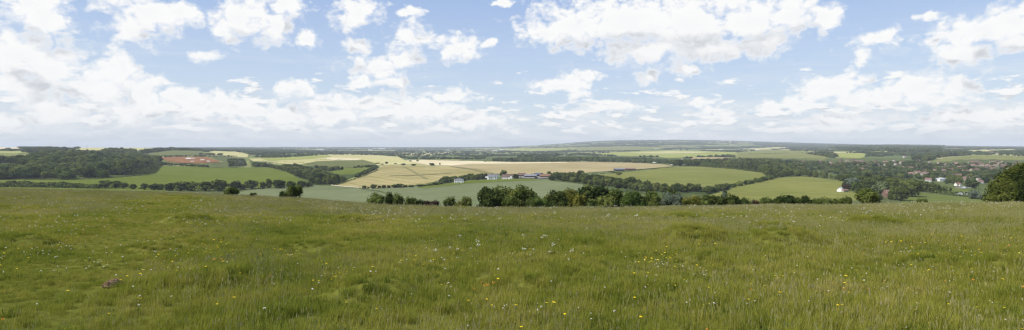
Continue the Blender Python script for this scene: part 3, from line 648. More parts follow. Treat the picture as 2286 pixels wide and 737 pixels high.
while len(VILLAGE) < 132:
    if _r.random() < .72: a_, b_ = _r.uniform(1965, 2275), _r.uniform(362, 392)
    else: a_, b_ = _r.uniform(1750, 1965), _r.uniform(360, 374)
    if all(abs(a_ - v[0]) > 7 or abs(b_ - v[1]) > 2.0 for v in VILLAGE): VILLAGE.append((a_, b_, _r.choice(['red', 'grey', 'grey', 'grey', 'white']), _r.uniform(.75, 1.0)))
for i, (px, py, kd, s) in enumerate(VILLAGE):
    o = KINDS[kd]
    if kd in used: o = copy_tree(o)
    used.add(kd)
    s *= .84; place(o, px, py, random.choice([-1, 1]) * random.uniform(0.05, 0.75), 10 * s)
    o.scale = (s, s, s)
# far town: pale sheds and blocks showing beyond the woods
fp = make_house('distant_building', 'pale shed of the far town beyond the yellow fields', 'building', 'pale buildings of the far town', 60, 25, 9, 3, M['white_wall'], M['pale_roof'], (0, 0), 0)
for i, (px, py, s) in enumerate([(853, 334, 1.6), (836, 333.5, .9), (827, 336, .8), (840, 339, .5), (720, 336, .6), (713, 335.5, .8), (895, 337, .6), (960, 336, .5), (1105, 337, .8), (1120, 336.5, 1.0), (1135, 337, .6), (1150, 334, .6), (1085, 335, .5),
        (660, 333, .6), (930, 334, .5), (1000, 335, .6), (1040, 333.5, .5), (1690, 335, .5), (1610, 334, .5), (1560, 330, .6), (1465, 333, .6)]):
    o = fp if i == 0 else copy_tree(fp)
    place(o, px, py, random.uniform(-.3, .3), 40); o.scale = (s, s, s)

# ponds, the mast
def pond(cx, cy, rx, ry):
    P = [(cx + rx * math.cos(a) * (1 + .15 * math.sin(3 * a)), cy + ry * math.sin(a)) for a in np.linspace(0, 2 * PI, 22)[:-1]]
    B = [ground_at(*p) for p in P]; z = max(H(b[0], b[1], True) for b in B) + 0.55
    V = [(b[0], b[1], z) for b in B]
    me = bpy.data.meshes.new('water'); me.from_pydata(V, [], [tuple(range(len(V)))]); me.update()
    if me.polygons[0].normal.z < 0: me.flip_normals()
    me.materials.append(M['water']); tag(link('water', me), kind='structure')
    mx, my = np.mean([b[0] for b in B]), np.mean([b[1] for b in B]); KEEP_OUT.append((mx, my, 14)); KEEP_OUT.append((mx * .97, my * .97, 14))
m_, nt_, out_ = new_mat('pond_water')
b_ = N(nt_, 'ShaderNodeBsdfPrincipled', inp={'Base Color': (0.10, 0.12, 0.13, 1), 'Roughness': 0.08, 'IOR': 1.33}); L(nt_, b_.outputs[0], out_.inputs[0]); M['water'] = m_
pond(2150, 433.5, 14, 2.6); pond(2150, 420, 18, 1.8)
def mast(px, py, h, label):
    x, y, z = ground_at(px, py); z = float(H(x, y, True))
    root = link('radio_mast', None, loc=(x, y, z)); tag(root, label, 'mast')
    m = MB()
    for a in range(3):
        c, s_ = math.cos(a * 2.094), math.sin(a * 2.094); m.poly([(c * 1.2 - .25, s_ * 1.2, -1), (c * 1.2 + .25, s_ * 1.2, -1), (c * 1.2, s_ * 1.2 + .4, -1), (c * .5 - .15, s_ * .5, h), (c * .5 + .15, s_ * .5, h), (c * .5, s_ * .5 + .25, h)], [(0, 1, 4, 3), (1, 2, 5, 4), (2, 0, 3, 5), (3, 4, 5)])
    for k in range(int(h / 2)):
        q = 1.2 - .7 * (k * 2 / h); m.box(-q, q, -.1, .1, k * 2, k * 2 + .2)
    m.build('tower', M['steel'], root)
    MB().box(-.9, .9, -.9, .9, h - 3, h - 1.2).box(-.1, .1, -.1, .1, h - 1.2, h + 3).build('antenna', M['steel'], root)
mast(194, 332.5, 17, 'thin grey radio mast on the skyline above the left wood')

# ------------------------------------------------------------------ woods
DK, MD = ['leaf_dark', 'leaf_dark', 'leaf'], ['leaf', 'leaf_dark', 'leaf', 'leaf']
HW = ('woodland_tree', 'bushy tree in the dark wood on the left hillside', 'trees of the hillside wood')
wood([(-60, 354), (60, 352), (68, 346), (98, 338), (180, 338.5), (300, 339), (306, 345), (330, 348), (355, 353), (357, 362), (345, 370), (300, 375), (285, 392), (230, 398.5), (150, 401.5), (45, 400.5), (-60, 405)], 12.5, (9, 14.5), DK, *HW, shapes=('round', 'round', 'round', 'bush', 'tall'), thin=0.40, wr=(1.05, 1.6), seed=1, cap=.5)
wood([(300, 376), (357, 365), (362, 369), (346, 387.5), (330, 390.5), (286, 392)], 6.5, (4.5, 6), ['leaf', 'leaf_dark'], 'plantation_tree', 'young tree in the rows at the lower end of the wood', 'rows of young trees below the wood', shapes=('cone', 'tall'), seed=2, cap=0.35)
wood([(40, 341), (60, 334), (105, 331), (150, 332), (155, 337), (100, 340)], 16, (9, 13), DK, 'skyline_tree', 'dark tree of the far wood on the left skyline', 'far wood on the left skyline', seed=3, cap=0.35)
wood([(222, 338), (235, 335), (300, 335), (306, 341), (240, 343)], 14, (9, 14), ['leaf', 'leaf_light'], 'hilltop_tree', 'pale sunlit tree along the top of the hillside wood', 'sunlit trees on top of the hillside wood', seed=4, cap=0.35)
wood([(312, 341), (330, 335), (380, 332), (450, 334.5), (450, 337), (380, 336.5), (320, 344)], 14, (9, 13), DK, 'ridge_tree', 'dark tree of the belt along the ridge above the red field', 'tree belt on the ridge above the red field', seed=5, cap=0.35)
wood([(507, 355), (545, 355), (550, 371), (512, 373)], 10, (6, 10), ['leaf', 'leaf', 'leaf_silver'], 'thicket_tree', 'grey green tree in the thicket right of the red field', 'thicket right of the red field', shapes=('tall', 'round'), seed=6)
wood([(355, 364), (405, 368), (465, 371), (470, 374.5), (420, 371.5), (357, 369.5)], 8, (4.5, 7), ['leaf_dark', 'leaf'], 'hedgerow_tree', 'small tree in the line under the red field', 'line of trees under the red field', shapes=('cone', 'round', 'bush'), seed=7, cap=0.35)
wood([(355, 352), (360, 349), (440, 348), (530, 349.5), (530, 351), (440, 349.8)], 12, (4, 7), DK, 'hedgerow_tree', 'small dark tree in the hedge above the red field', 'hedge trees above the red field', shapes=('round', 'bush'), thin=.35, seed=8, cap=0.35)
BT = ('belt_tree', 'leafy tree in the thick belt right of the smooth green field', 'thick tree belt right of the smooth green field')
wood([(562, 364), (590, 365), (620, 372), (655, 368), (700, 378), (730, 386), (757, 397), (778, 397), (772, 407.5), (742, 413), (697, 413), (692, 406), (663, 395), (637, 383), (598, 374), (570, 373.5)], 10.5, (8, 12.5), ['leaf_dark', 'leaf', 'leaf_dark'], *BT, shapes=('round', 'round', 'tall'), seed=9, cap=.6)
wood([(698, 373), (735, 374), (772, 377), (760, 382), (735, 384), (705, 379)], 12, (6, 9), MD, 'hedgerow_tree', 'tree at the upper edge of the small triangular pasture', 'trees above the triangular pasture', seed=10, cap=0.35)
wood([(772, 377.5), (800, 372.5), (836, 370.5), (846, 372.5), (840, 379), (800, 396), (776, 397.5), (800, 390), (832, 376), (834, 374), (800, 375.5)], 8, (4, 7), ['leaf_dark', 'leaf'], 'hedgerow_tree', 'hedge tree on the edge of the triangular pasture and tan field', 'hedge trees left of the tan field', shapes=('round', 'bush'), seed=11, cap=0.35)
wood([(980, 406), (985, 402), (1010, 398.5), (1060, 394.5), (1093, 393), (1093, 397), (1080, 402), (1050, 404), (1015, 408), (985, 411)], 8, (7, 10), DK, 'farm_tree', 'dark tree in the clump around the white farmhouse', 'dark trees around the white farm', seed=12, cap=0.35)
wood([(1140, 396), (1160, 390.5), (1230, 388.5), (1290, 388), (1300, 392), (1240, 393.5), (1168, 391.5), (1150, 398.5)], 9, (6, 8.5), DK, 'farmyard_tree', 'dark tree behind the farmyard barns', 'dark trees behind the farmyard barns', seed=13, cap=0.35)
wood([(1228, 395), (1290, 392), (1340, 401), (1420, 410.5), (1500, 419.5), (1590, 421), (1585, 428), (1500, 432), (1420, 427), (1340, 416), (1290, 410), (1240, 403)], 9, (7, 10.5), DK, 'valley_tree', 'dark tree in the long diagonal belt below the green wheat', 'diagonal tree belt below the green wheat', seed=14, cap=0.3)
wood([(1560, 427), (1640, 412), (1690, 404), (1725, 394), (1740, 396), (1700, 407), (1640, 419), (1575, 436)], 7, (5, 7.5), MD, 'hedgerow_tree', 'tree in the tall hedge between the two green wheat fields', 'tall hedge between the green wheat fields', shapes=('round', 'bush'), seed=15, cap=0.35)
wood([(1100, 353), (1300, 350), (1440, 352), (1500, 357), (1500, 366), (1440, 364.5), (1300, 361), (1180, 361.5), (1100, 361)], 17, (9, 14), ['leaf_far', 'leaf_light', 'leaf_far', 'leaf'], 'middle_tree', 'pale green tree in the wood beyond the tan field', 'pale wood beyond the tan field', seed=16, thin=.28)  # sunlight on this wood is put in through lighter leaf tones
wood([(1148, 351), (1200, 347), (1248, 345), (1246, 350), (1160, 354)], 18, (11, 15), ['leaf_dark'], 'copse_tree', 'dark tree of the copse beyond the pale wood', 'dark copse beyond the pale wood', seed=17, cap=0.35)
VT = 'village_tree'
wood([(1488, 361), (1560, 359), (1640, 358), (1700, 357), (1740, 358), (1760, 366), (1800, 380), (1810, 393), (1790, 393.5), (1720, 397.5), (1700, 385), (1640, 378), (1560, 372), (1500, 370.5)], 13, (9, 14), ['leaf_dark', 'leaf', 'leaf_dark'], 'belt_tree', 'dark tree of the long belt above the green wheat', 'long dark tree belt above the green wheat', shapes=('round', 'round', 'tall'), seed=18, cap=.5)
wood([(1740, 358), (1760, 356), (1835, 360), (1870, 362), (1990, 360), (2060, 357), (2075, 365), (2130, 363), (2330, 362), (2330, 385), (2230, 400), (2200, 412), (2120, 413), (2060, 405), (1960, 395), (1880, 392), (1800, 380), (1760, 366)], 15, (6.5, 10), ['leaf', 'leaf', 'leaf_far', 'leaf_dark', 'leaf_far'], VT, 'garden tree standing among the village houses', 'garden trees among the village houses', shapes=('round', 'round', 'tall', 'bush'), seed=19, thin=.34)
wood([(1800, 380), (1880, 392), (1960, 395), (2060, 405), (2120, 413), (2140, 424), (2128, 434), (2060, 430), (2040, 433), (1990, 441), (1935, 436), (1912, 428), (1886, 418), (1890, 407), (1850, 400), (1800, 394)], 12, (11, 16), ['leaf_dark', 'leaf', 'leaf', 'leaf_dark'], 'parkland_tree', 'big leafy tree on the near side of the village', 'big trees on the near side of the village', shapes=('round', 'round', 'round', 'tall'), seed=20)
wood([(1782, 341), (1850, 339), (1874, 345), (1868, 353), (1850, 352), (1800, 344)], 20, (10, 14), ['leaf_dark'], 'hill_tree', 'dark tree of the small hill wood right of the olive field', 'small dark hill wood right of the olive field', seed=21)
wood([(2030, 348), (2100, 340), (2160, 338), (2172, 345), (2100, 353), (2070, 361), (2040, 358)], 22, (10, 15), ['leaf_dark'], 'hill_tree', 'dark tree of the hill wood above the village', 'dark hill wood above the village', seed=22)
wood([(2160, 344), (2330, 342), (2330, 352), (2250, 348), (2180, 347.5)], 24, (10, 15), ['leaf_dark', 'leaf_far'], 'hill_tree', 'tree of the wood over the olive field above the village', 'wood over the olive field above the village', seed=23)
wood([(1832, 330), (1900, 325), (2000, 322), (2110, 324), (2100, 343), (2000, 341), (1930, 338), (1880, 335)], 34, (13, 18), ['leaf_dark', 'leaf_far'], 'hill_tree', 'tree of the great wood on the right skyline', 'great wood on the right skyline', seed=24)
wood([(1548, 352), (1560, 350), (1640, 347.5), (1640, 352), (1600, 352)], 18, (8, 12), ['leaf_far', 'leaf_light'], 'middle_tree', 'pale tree on the bright strip beyond the long belt', 'pale trees on the bright strip', seed=25, cap=0.35)
wood([(560, 349), (640, 348), (700, 345), (720, 347), (640, 352.5), (580, 353.5)], 16, (8, 12), ['leaf_light', 'leaf_far'], 'settlement_tree', 'sunlit tree around the white hamlet at the bright field', 'sunlit trees around the white hamlet', seed=26, thin=.38, cap=0.35)

def pxtree(px, top, base, w, shape='round', mat='leaf_dark', name='hedgerow_tree', label=None, group=None, must=True, D=None):
    if D is None:
        x, y, z = ground_at(px, base)
    else:
        y = D; x = (px - CX) / F * y; z = float(H(x, y, True))
    h = (base - top) * y / F if D is None else -(top - CY) * y / F - z
    wid = w * y / F
    basew = {'round': 0.82, 'tall': 0.44, 'cone': 0.45, 'bush': 1.35}[shape]
    add_tree(x, y, max(h, 1.0), wid / (max(h, 1.0) * basew), shape, mat, name, label, group, must)
hl = 'dark round tree in the spaced row along the foot of the smooth green field'; hg = 'row of round trees along the smooth green field'
for (px, t, b, w) in [(235, 403, 421, 24), (260, 404, 421, 17), (275, 407, 421, 19), (297, 411, 423, 13), (322, 409, 424, 13), (345, 410, 425, 20), (359, 411, 425, 13), (380, 409, 426, 20), (403, 405, 427, 26), (425, 406, 427, 30), (459, 405, 427, 29), (489, 402, 427, 33), (526, 404, 424, 22),
                      (541, 411, 423, 16), (561, 402, 422.5, 25), (587, 406, 421, 12), (600, 400, 421, 12), (623, 402, 421, 24), (650, 404, 420, 18), (673, 404, 419, 17), (688, 405, 418, 15)]:
    pxtree(px, t - .1 * (b - t), b, w * 1.16, 'round', random.choice(['leaf_dark', 'leaf_dark', 'leaf']), 'hedgerow_tree', hl, hg)
fl = 'small dark tree in the row along the bottom edge of the tan field'; fg = 'row of small trees along the tan field'
for (px, t, b, w) in [(813, 413.5, 421.5, 11), (834, 410.5, 421.5, 16), (822, 417, 421.8, 5), (847, 413.5, 421, 8), (857, 412.5, 421, 11), (868, 413, 420.5, 9), (880, 410.5, 420, 13), (892, 409, 419.5, 17), (905, 412, 419, 10), (918, 412.5, 418.5, 14), (937, 410.5, 417, 16), (950, 412, 416, 11), (961, 409.5, 415, 14), (972, 406.5, 414, 15), (984, 404, 412.5, 14)]:
    pxtree(px, t, b, w, 'round', 'leaf_dark', 'hedgerow_tree', fl, fg)
pxtree(1152, 389, 400, 15, 'round', 'leaf_dark', 'tree', 'dark tree between the red cottage and the first red barn')
pxtree(1232, 391, 403, 18, 'round', 'leaf_dark', 'tree', 'dark tree hiding the right end of the orange tiled barn')
pxtree(1196, 394, 399, 9, 'bush', 'leaf_dark', 'bush', 'low dark bush in the yard before the barns')
pxtree(1988, 431, 446, 12, 'bush', 'leaf', 'bush', 'low bush right before the front of the tall red brick house')
pxtree(1960, 430, 446, 20, 'bush', 'leaf', 'bush', 'garden bush left of the tall red brick house')
pxtree(1999, 433, 447, 16, 'bush', 'leaf_dark', 'bush', 'garden bush right of the tall red brick house')
pxtree(1124, 378.5, 397, 17, 'round', 'leaf_dark', 'tree', 'tall dark tree standing behind the cottage roofs')
pxtree(1296, 379.5, 389, 15, 'round', 'leaf_dark', 'tree', 'single round tree at the left end of the hedge above the green wheat')
pxtree(1381, 382.5, 391.5, 14, 'round', 'leaf', 'tree', 'small round tree in the wheat just below the lone grey barn')
pxtree(863, 360.5, 366.5, 7, 'round', 'leaf_dark', 'tree', 'small dark tree at the tip of the tan field')
for (px, t, b, w) in [(883, 364, 367, 7), (901, 364.5, 369, 11), (923, 365.5, 370.5, 11), (916, 357.5, 361, 7), (932, 356.5, 361, 6), (982, 363, 369, 3.5), (853, 365, 368, 8), (843, 363, 366, 12)]:
    pxtree(px, t, b, w, 'round', 'leaf', 'field_tree', 'small tree dotted on the bright yellow field edge', 'small trees dotted on the yellow field edge')
pxtree(964, 363.5, 370, 13, 'round', 'leaf_dark', 'tree', 'flat dark tree alone on the edge of the pale cream strip')
pxtree(195, 333, 338, 6, 'round', 'leaf_brown', 'tree', 'copper brown tree on the hill under the radio mast')
pxtree(1905, 394, 423, 32, 'round', 'leaf_silver', 'tree', 'pale silvery tree above the small white bungalow')
pxtree(1915, 404, 431, 29, 'round', 'leaf', 'tree', 'round green tree right of the small white bungalow')
pxtree(1890, 410, 427, 20, 'round', 'leaf_brown', 'tree', 'dull brown tree directly behind the small white bungalow')
pxtree(1966, 403, 437, 34, 'round', 'leaf_far', 'tree', 'big green tree left behind the tall red brick house')
pxtree(1995, 410, 446, 22, 'round', 'leaf', 'tree', 'pale topped tree right behind the tall red brick house')
pxtree(2013, 414, 449, 30, 'round', 'leaf_dark', 'tree', 'big round tree right of the tall red brick house')
pxtree(2036, 400, 440, 40, 'round', 'leaf', 'tree', 'broad tree over the lawn in front of the village')
pxtree(2172, 402, 421, 25, 'round', 'leaf_dark', 'tree', 'dark round tree right of the village pond')
pxtree(2178, 420, 445, 28, 'bush', 'leaf_silver', 'tree', 'greyish bush left of the huge tree at the right edge')

# scrub on the slope just behind the crest: shrubs near enough to show trunk and crown
SCRUB = [  # px, top, D, width px, shape, mat, label
 (657, 409, 150, 40, 'bush', 'leaf_dark', 'dark hawthorn rising over the crest in front of the left hedge row'),
 (638, 425, 152, 30, 'bush', 'leaf_dark', 'low lobe of thorn left beside the dark hawthorn on the crest'),
 (514, 415, 170, 42, 'bush', 'leaf_dark', 'flat dark bush peeping over the crest below the round tree row'),
 (563, 429.5, 170, 20, 'bush', 'leaf_dark', 'tiny flat dark bush on the crest right of the flat dark bush'),
 (838, 429.5, 130, 44, 'bush', 'leaf', 'smooth rounded olive bush on the crest below the tan field'),
 (868, 428, 230, 20, 'bush', 'leaf_dark', 'left of the paired dark shrubs right of the rounded olive bush'),
 (887, 429, 220, 34, 'bush', 'leaf_dark', 'larger of the paired dark shrubs right of the rounded olive bush'),
 (912, 438, 220, 26, 'bush', 'leaf', 'light low scrub trailing right of the paired dark shrubs'),
 (927, 442, 200, 20, 'bush', 'leaf_dark', 'little dark shrub on the crest in front of the grey green crop'),
 (942, 445, 200, 22, 'bush', 'leaf_dark', 'little low shrub beside the purplish thicket'),
 (962, 446, 190, 40, 'bush', 'leaf_brown', 'low purplish brown thicket on the crest'),
 (1004, 437, 170, 30, 'bush', 'leaf_dark', 'small dark shrub standing left of the big crest trees'),
 (1024, 446, 170, 24, 'bush', 'leaf_olive', 'low yellowish shrub left of the big crest trees'),
 (1042, 436, 170, 24, 'bush', 'leaf', 'small round shrub touching the big crest trees on their left'),
 (1092, 417, 150, 62, 'round', 'leaf_dark', 'first big dark round tree of the crest group, farthest from the right'),
 (1122, 414, 152, 62, 'round', 'leaf_dark', 'second dark tree of the crest group with the high bumpy top'),
 (1167, 414, 150, 66, 'round', 'leaf', 'third tree of the crest group, broad with layered grey green foliage'),
 (1140, 434, 148, 40, 'bush', 'leaf', 'undergrowth bush between the second and third crest trees'),
 (1206, 438, 145, 40, 'bush', 'leaf_light', 'light green low bush filling the dip in the crest group'),
 (1240, 425, 148, 54, 'round', 'leaf_dark', 'dark tree with bright leaf edges right of the dip in the crest group'),
 (1270, 421, 150, 48, 'round', 'leaf_olive', 'yellowish olive tree of the crest group'),
 (1292, 431, 150, 34, 'bush', 'leaf_olive', 'low olive yellow bush left of the widest crest tree'),
 (1325, 412, 148, 80, 'round', 'leaf_dark', 'widest and darkest tree of the crest group'),
 (1372, 421, 152, 46, 'round', 'leaf', 'grey green tree right behind the widest crest tree'),
 (1408, 424, 148, 58, 'bush', 'leaf_light', 'fresh yellow green bush right of the grey green crest tree'),
 (1434, 436, 152, 22, 'bush', 'leaf_dark', 'small dark bush at the right end of the yellow green one'),
 (1463, 431, 160, 30, 'bush', 'leaf_dark', 'dull dark bush right of the gap with the orange roof'),
 (1446, 448, 150, 24, 'bush', 'leaf', 'low bush in front of the gap with the orange roof'),
 (1497, 428, 158, 54, 'bush', 'leaf_silver', 'pale greyish bush left of the yellow blossoming one'),
 (1540, 436, 150, 62, 'bush', 'leaf_olive', 'broad bush covered with yellow blossom on the crest'),
 (1578, 442, 148, 44, 'bush', 'leaf_light', 'pale green low bush right of the yellow blossoming one'),
 (1597, 436, 210, 30, 'bush', 'leaf_dark', 'dark bush in the low row left of the slender ash'),
 (1618, 421, 175, 16, 'tall', 'leaf_silver', 'slender pale ash sticking out of the low bushes'),
 (1611, 436, 180, 24, 'bush', 'leaf_dark', 'dark bush at the foot of the slender ash'),
 (1640, 434, 190, 26, 'bush', 'leaf_dark', 'first dark bush right of the slender ash'),
 (1664, 440, 190, 34, 'bush', 'leaf_dark', 'second dark bush right of the slender ash'),
 (1688, 445, 185, 22, 'bush', 'leaf_brown', 'reddish brown little bush in the low row'),
 (1716, 439, 190, 40, 'bush', 'leaf_dark', 'dark dome shaped bush right of the reddish brown one'),
 (1757, 435, 190, 48, 'bush', 'leaf_dark', 'largest bush of the low dark row before the right wheat field'),
 (1778, 439, 186, 34, 'bush', 'leaf', 'lighter bush leaning on the largest of the low dark row'),
 (1801, 436, 195, 26, 'bush', 'leaf_dark', 'upright bush in the low dark row before the right wheat field'),
 (1824, 442, 190, 30, 'bush', 'leaf', 'low green bush in the row before the right wheat field'),
 (1846, 439, 190, 40, 'bush', 'leaf_dark', 'even rounded bush third from the end of the low row'),
 (1872, 441, 195, 26, 'bush', 'leaf', 'small bush second from the end of the low row'),
 (1890, 437, 195, 24, 'bush', 'leaf_dark', 'upright dark bush ending the low row'),
 (1939, 420, 185, 50, 'round', 'leaf', 'light topped tree standing alone left of the tall red brick house'),
 (1478, 438, 150, 34, 'bush', 'leaf', 'plain green bush filling the belt just left of the pale greyish one'),
 (1516, 440, 150, 34, 'bush', 'leaf_dark', 'dark low bush wedged between the pale greyish and the blossoming bush'),
 (1560, 444, 150, 30, 'bush', 'leaf', 'low bush tucked under the right side of the blossoming one'),
 (1424, 440, 150, 30, 'bush', 'leaf', 'low green bush at the foot of the yellow green crest bush'),
 (1352, 436, 148, 40, 'bush', 'leaf', 'green undergrowth at the foot of the grey green crest tree'),
 (1186, 440, 148, 34, 'bush', 'leaf_dark', 'dark undergrowth right under the layered third crest tree'),
 (1652, 444, 186, 30, 'bush', 'leaf', 'low green bush closing the gap right of the slender ash'),
 (1738, 443, 188, 30, 'bush', 'leaf_dark', 'low dark filler left of the largest bush in the row'),
 (1700, 444, 188, 26, 'bush', 'leaf', 'low green filler beside the reddish brown little bush'),
 (1630, 430, 200, 26, 'bush', 'leaf_dark', 'taller dark bush just behind the slender ash'),
 (1583, 433, 215, 36, 'round', 'leaf_dark', 'dark round tree behind the pale green low bush'),
 (1500, 421, 240, 40, 'round', 'leaf_dark', 'dark tree behind the pale greyish bush'),
 (1452, 424, 240, 36, 'round', 'leaf', 'green tree over the gap with the orange roof'),
 (2060, 441, 200, 26, 'bush', 'leaf', 'faint low bush on the crest under the lawn'),
]
def copy_with(label, root):
    return root
def near_bush(px, top, D, wpx, shape, mat, label, n=2600, blossom=False, seed=0, lob=None, size=None):
    if D is None:       # rooted on the slope a little below the line where the crest hides it
        DD = np.arange(72, 240, 1.0); U = (px - CX) / F
        gp = CY - H(U * DD, DD, False) * F / DD
        c = float(gp[:25].min()) if False else float(CRESTY(px)); D = float(DD[np.argmax(gp > c + 3 + (0.16 if shape == 'bush' else 0.36) * max(4, c - top))])
    x = (px - CX) / F * D; y = D; z = float(H(x, y, True))
    h = -(top - CY) * y / F - z; wid = wpx * y / F
    root = link('shrub' if shape == 'bush' else 'tree', None, loc=(x, y, z)); tag(root, label, 'bush' if shape == 'bush' else 'tree')
    Lb = lob or lobes_for(shape, seed)
    basew = max(abs(q[0]) + q[3] for q in Lb) * 2 * 0.95; top_ = max(q[2] + q[5] for q in Lb)
    h0 = h / top_ / 1.02; sx = wid / basew / h0
    # hidden below the crest there is only slope, so low shrubs keep a natural height and stand on the ground
    Lq = [(a * sx, b * sx * 0.9, c, d * sx, e * sx * 0.9, f) for a, b, c, d, e, f in Lb]
    s0 = (size or 0.034) * max(1.0, sx * .9)
    me = crown_mesh('crown', Lq, n, s0, M[mat], seed, core=0.80, gain=2.6)
    cr = link('crown', me, root); cr.scale = (h0, h0, h0)
    if blossom:
        V, Q, t = leaf_cloud([(a, b, c + 0.03, d, e, f) for a, b, c, d, e, f in Lq], 420, s0 * .8, seed + 4)
        C = V.reshape(-1, 4, 3).mean(1); k = C[:, 2] > 0.62
        Vk = V.reshape(-1, 4, 3)[k].reshape(-1, 3); me2 = mesh_np('blossom', Vk, np.arange(len(Vk), dtype=np.int32).reshape(-1, 4), [M['blossom']])
        b = link('blossom', me2, root); b.scale = cr.scale
    a = np.linspace(0, 2 * PI, 9)[:-1]; V = []; Fq = []
    lean = random.uniform(-.04, .04)
    for i, (zz, r) in enumerate(((-.3 / h0, .05), (.12, .034), (.35, .026), (.62, .012))):
        V += [(lean * i + r * math.cos(q), r * math.sin(q), zz) for q in a]
        if i: Fq += [(8 * (i - 1) + j, 8 * (i - 1) + (j + 1) % 8, 8 * i + (j + 1) % 8, 8 * i + j) for j in range(8)]
    me3 = bpy.data.meshes.new('trunk'); me3.from_pydata(V, [], Fq); me3.materials.append(M['bark']); me3.update()
    t = link('trunk', me3, root); t.scale = cr.scale
    return root
for i, (px, top, D, w, sh, mt, lab) in enumerate(SCRUB):
    near_bush(px, top, None, w, sh, mt, lab, n=3200 if w > 45 else 1800, blossom='blossom' in lab and 'covered' in lab, seed=i * 3 + 1)
# the huge tree at the right edge
BIG = [(0.30, 0, .78, .20, .20, .20), (0.10, .05, .74, .20, .2, .2), (-.12, 0, .62, .2, .2, .19), (-.3, .02, .45, .19, .2, .18), (-.42, 0, .24, .17, .2, .17), (.45, 0, .72, .2, .2, .2), (.0, -.1, .42, .3, .3, .32), (.35, -.1, .42, .3, .3, .34),
       (-.22, -.1, .25, .26, .25, .24), (.1, -.22, .56, .16, .15, .14), (.32, -.25, .6, .15, .15, .13), (-.08, -.25, .36, .15, .15, .13), (.2, -.28, .3, .16, .15, .14), (.55, -.1, .4, .26, .25, .3), (.18, .0, .86, .11, .12, .1), (.4, 0, .88, .12, .12, .1)]
near_bush(2254, 362, 105, 148, 'round', 'leaf_sycamore', 'huge leafy tree cut by the right edge in front of the village', n=16000, seed=77, lob=BIG, size=0.017)

# ------------------------------------------------------------------ hedges
def hedge(P, width, height, mat, label, n_per_m=2.6, gaps=0.0, seed=0):
    pts = [ground_at(*p)[:2] for p in P]
    seg = [(Vector(a), Vector(b)) for a, b in zip(pts, pts[1:])]
    r = np.random.default_rng(seed + 33); Vs = []; ts = []
    for a, b in seg:
        Ln = (b - a).length; n = int(Ln * n_per_m * (height / 2.5))
        if n < 1: continue
        t = r.random(n); X = a.x + (b.x - a.x) * t; Y = a.y + (b.y - a.y) * t
        hh = height * (0.55 + 0.9 * fbm(X / 9, Y / 9, 3, seed)); keep = fbm(X / 22, Y / 22, 2, seed + 5) > gaps
        d = (b - a).normalized(); nx, ny = -d.y, d.x
        ph = r.uniform(-.25 * PI, 1.25 * PI, n); q = width / 2
        X2 = X + nx * np.cos(ph) * q; Y2 = Y + ny * np.cos(ph) * q; Zl = np.maximum(.1, (np.sin(ph) * .5 + .5) * hh)
        Pp = np.stack([X2, Y2, H(X2, Y2, True) + Zl], -1)[keep]; m = len(Pp)
        s = np.maximum(0.55, height * .22) * r.uniform(.6, 1.4, m)[:, None]
        nr = np.stack([nx * np.cos(ph[keep]), ny * np.cos(ph[keep]), np.abs(np.sin(ph[keep])) + .2], -1) + r.normal(size=(m, 3)) * .4
        nr /= np.linalg.norm(nr, axis=1)[:, None]
        tt = np.cross(nr, r.normal(size=(m, 3))); tt /= np.linalg.norm(tt, axis=1)[:, None]; bb = np.cross(nr, tt)
        Vs.append(np.stack([Pp - tt * s, Pp - bb * s, Pp + tt * s, Pp + bb * s], 1).reshape(-1, 3)); ts.append(r.random(m))
    V = np.concatenate(Vs); me = mesh_np('hedge', V, np.arange(len(V), dtype=np.int32).reshape(-1, 4), [M[mat]])
    at = me.attributes.new('tint', 'FLOAT', 'FACE'); at.data.foreach_set('value', np.concatenate(ts).astype(np.float32))
    tag(link('hedge', me), label, 'hedge')
hedge([(-30, 418.5), (60, 418.5), (130, 419.5), (225, 421.5)], 7, 6.0, 'leaf_dark', 'long dark hedge along the crest at the left edge', seed=1, n_per_m=4)
hedge([(225, 419), (330, 423), (440, 426), (560, 422.5), (640, 420.5), (700, 416)], 3, 2.2, 'leaf_dark', 'low dark hedge linking the row of round trees', seed=2)
hedge([(45, 401.5), (150, 402.8), (230, 399.8), (330, 391.5), (346, 388), (363, 370)], 3, 2.4, 'leaf_dark', 'dark hedge skirting the foot of the hillside wood', seed=3)
hedge([(1296, 390), (1340, 389), (1390, 385), (1430, 380.5), (1508, 373), (1560, 371.5)], 3, 2.4, 'leaf_dark', 'thin dark hedge between the tan field and the green wheat', seed=4)
hedge([(1560, 372.3), (1640, 378.5), (1700, 386)], 4, 4, 'leaf_dark', 'dark hedge at the foot of the long tree belt', seed=5)
hedge([(745, 415.5), (800, 399), (845, 380)], 3, 2.2, 'leaf_dark', 'hedge along the left side of the tan field', seed=6)
hedge([(360, 348.5), (440, 347.5), (530, 349.5)], 4, 3, 'leaf_dark', 'hedge above the red field', seed=7)
hedge([(800, 421.5), (860, 421.3), (960, 415), (1010, 409.5)], 2.5, 2.0, 'leaf_dark', 'low hedge under the row of small trees by the tan field', seed=8, gaps=.35)
hedge([(1640, 345), (1700, 344.5), (1760, 342.5)], 4, 3.5, 'leaf_dark', 'thin hedge line crossing the olive hill field', seed=9, gaps=.3)
hedge([(705, 358.6), (740, 357.6), (775, 356.8)], 3, 2.6, 'leaf_far', 'thin hedge under the pale cream patch', seed=10, gaps=.3)
hedge([(1040, 449), (1100, 440), (1200, 430), (1280, 420)], 0.01, 0.01, 'leaf', 'x', seed=11) if False else None
hedge([(2050, 428), (2110, 434), (2150, 439), (2175, 441)], 6, 4.5, 'leaf_dark', 'dark hedge between the lawn and the village pond', seed=12)
hedge([(1060, 400.6), (1120, 399.8), (1165, 398)], 2.5, 2.2, 'leaf_dark', 'dark garden hedge in front of the white farmhouse', seed=13)
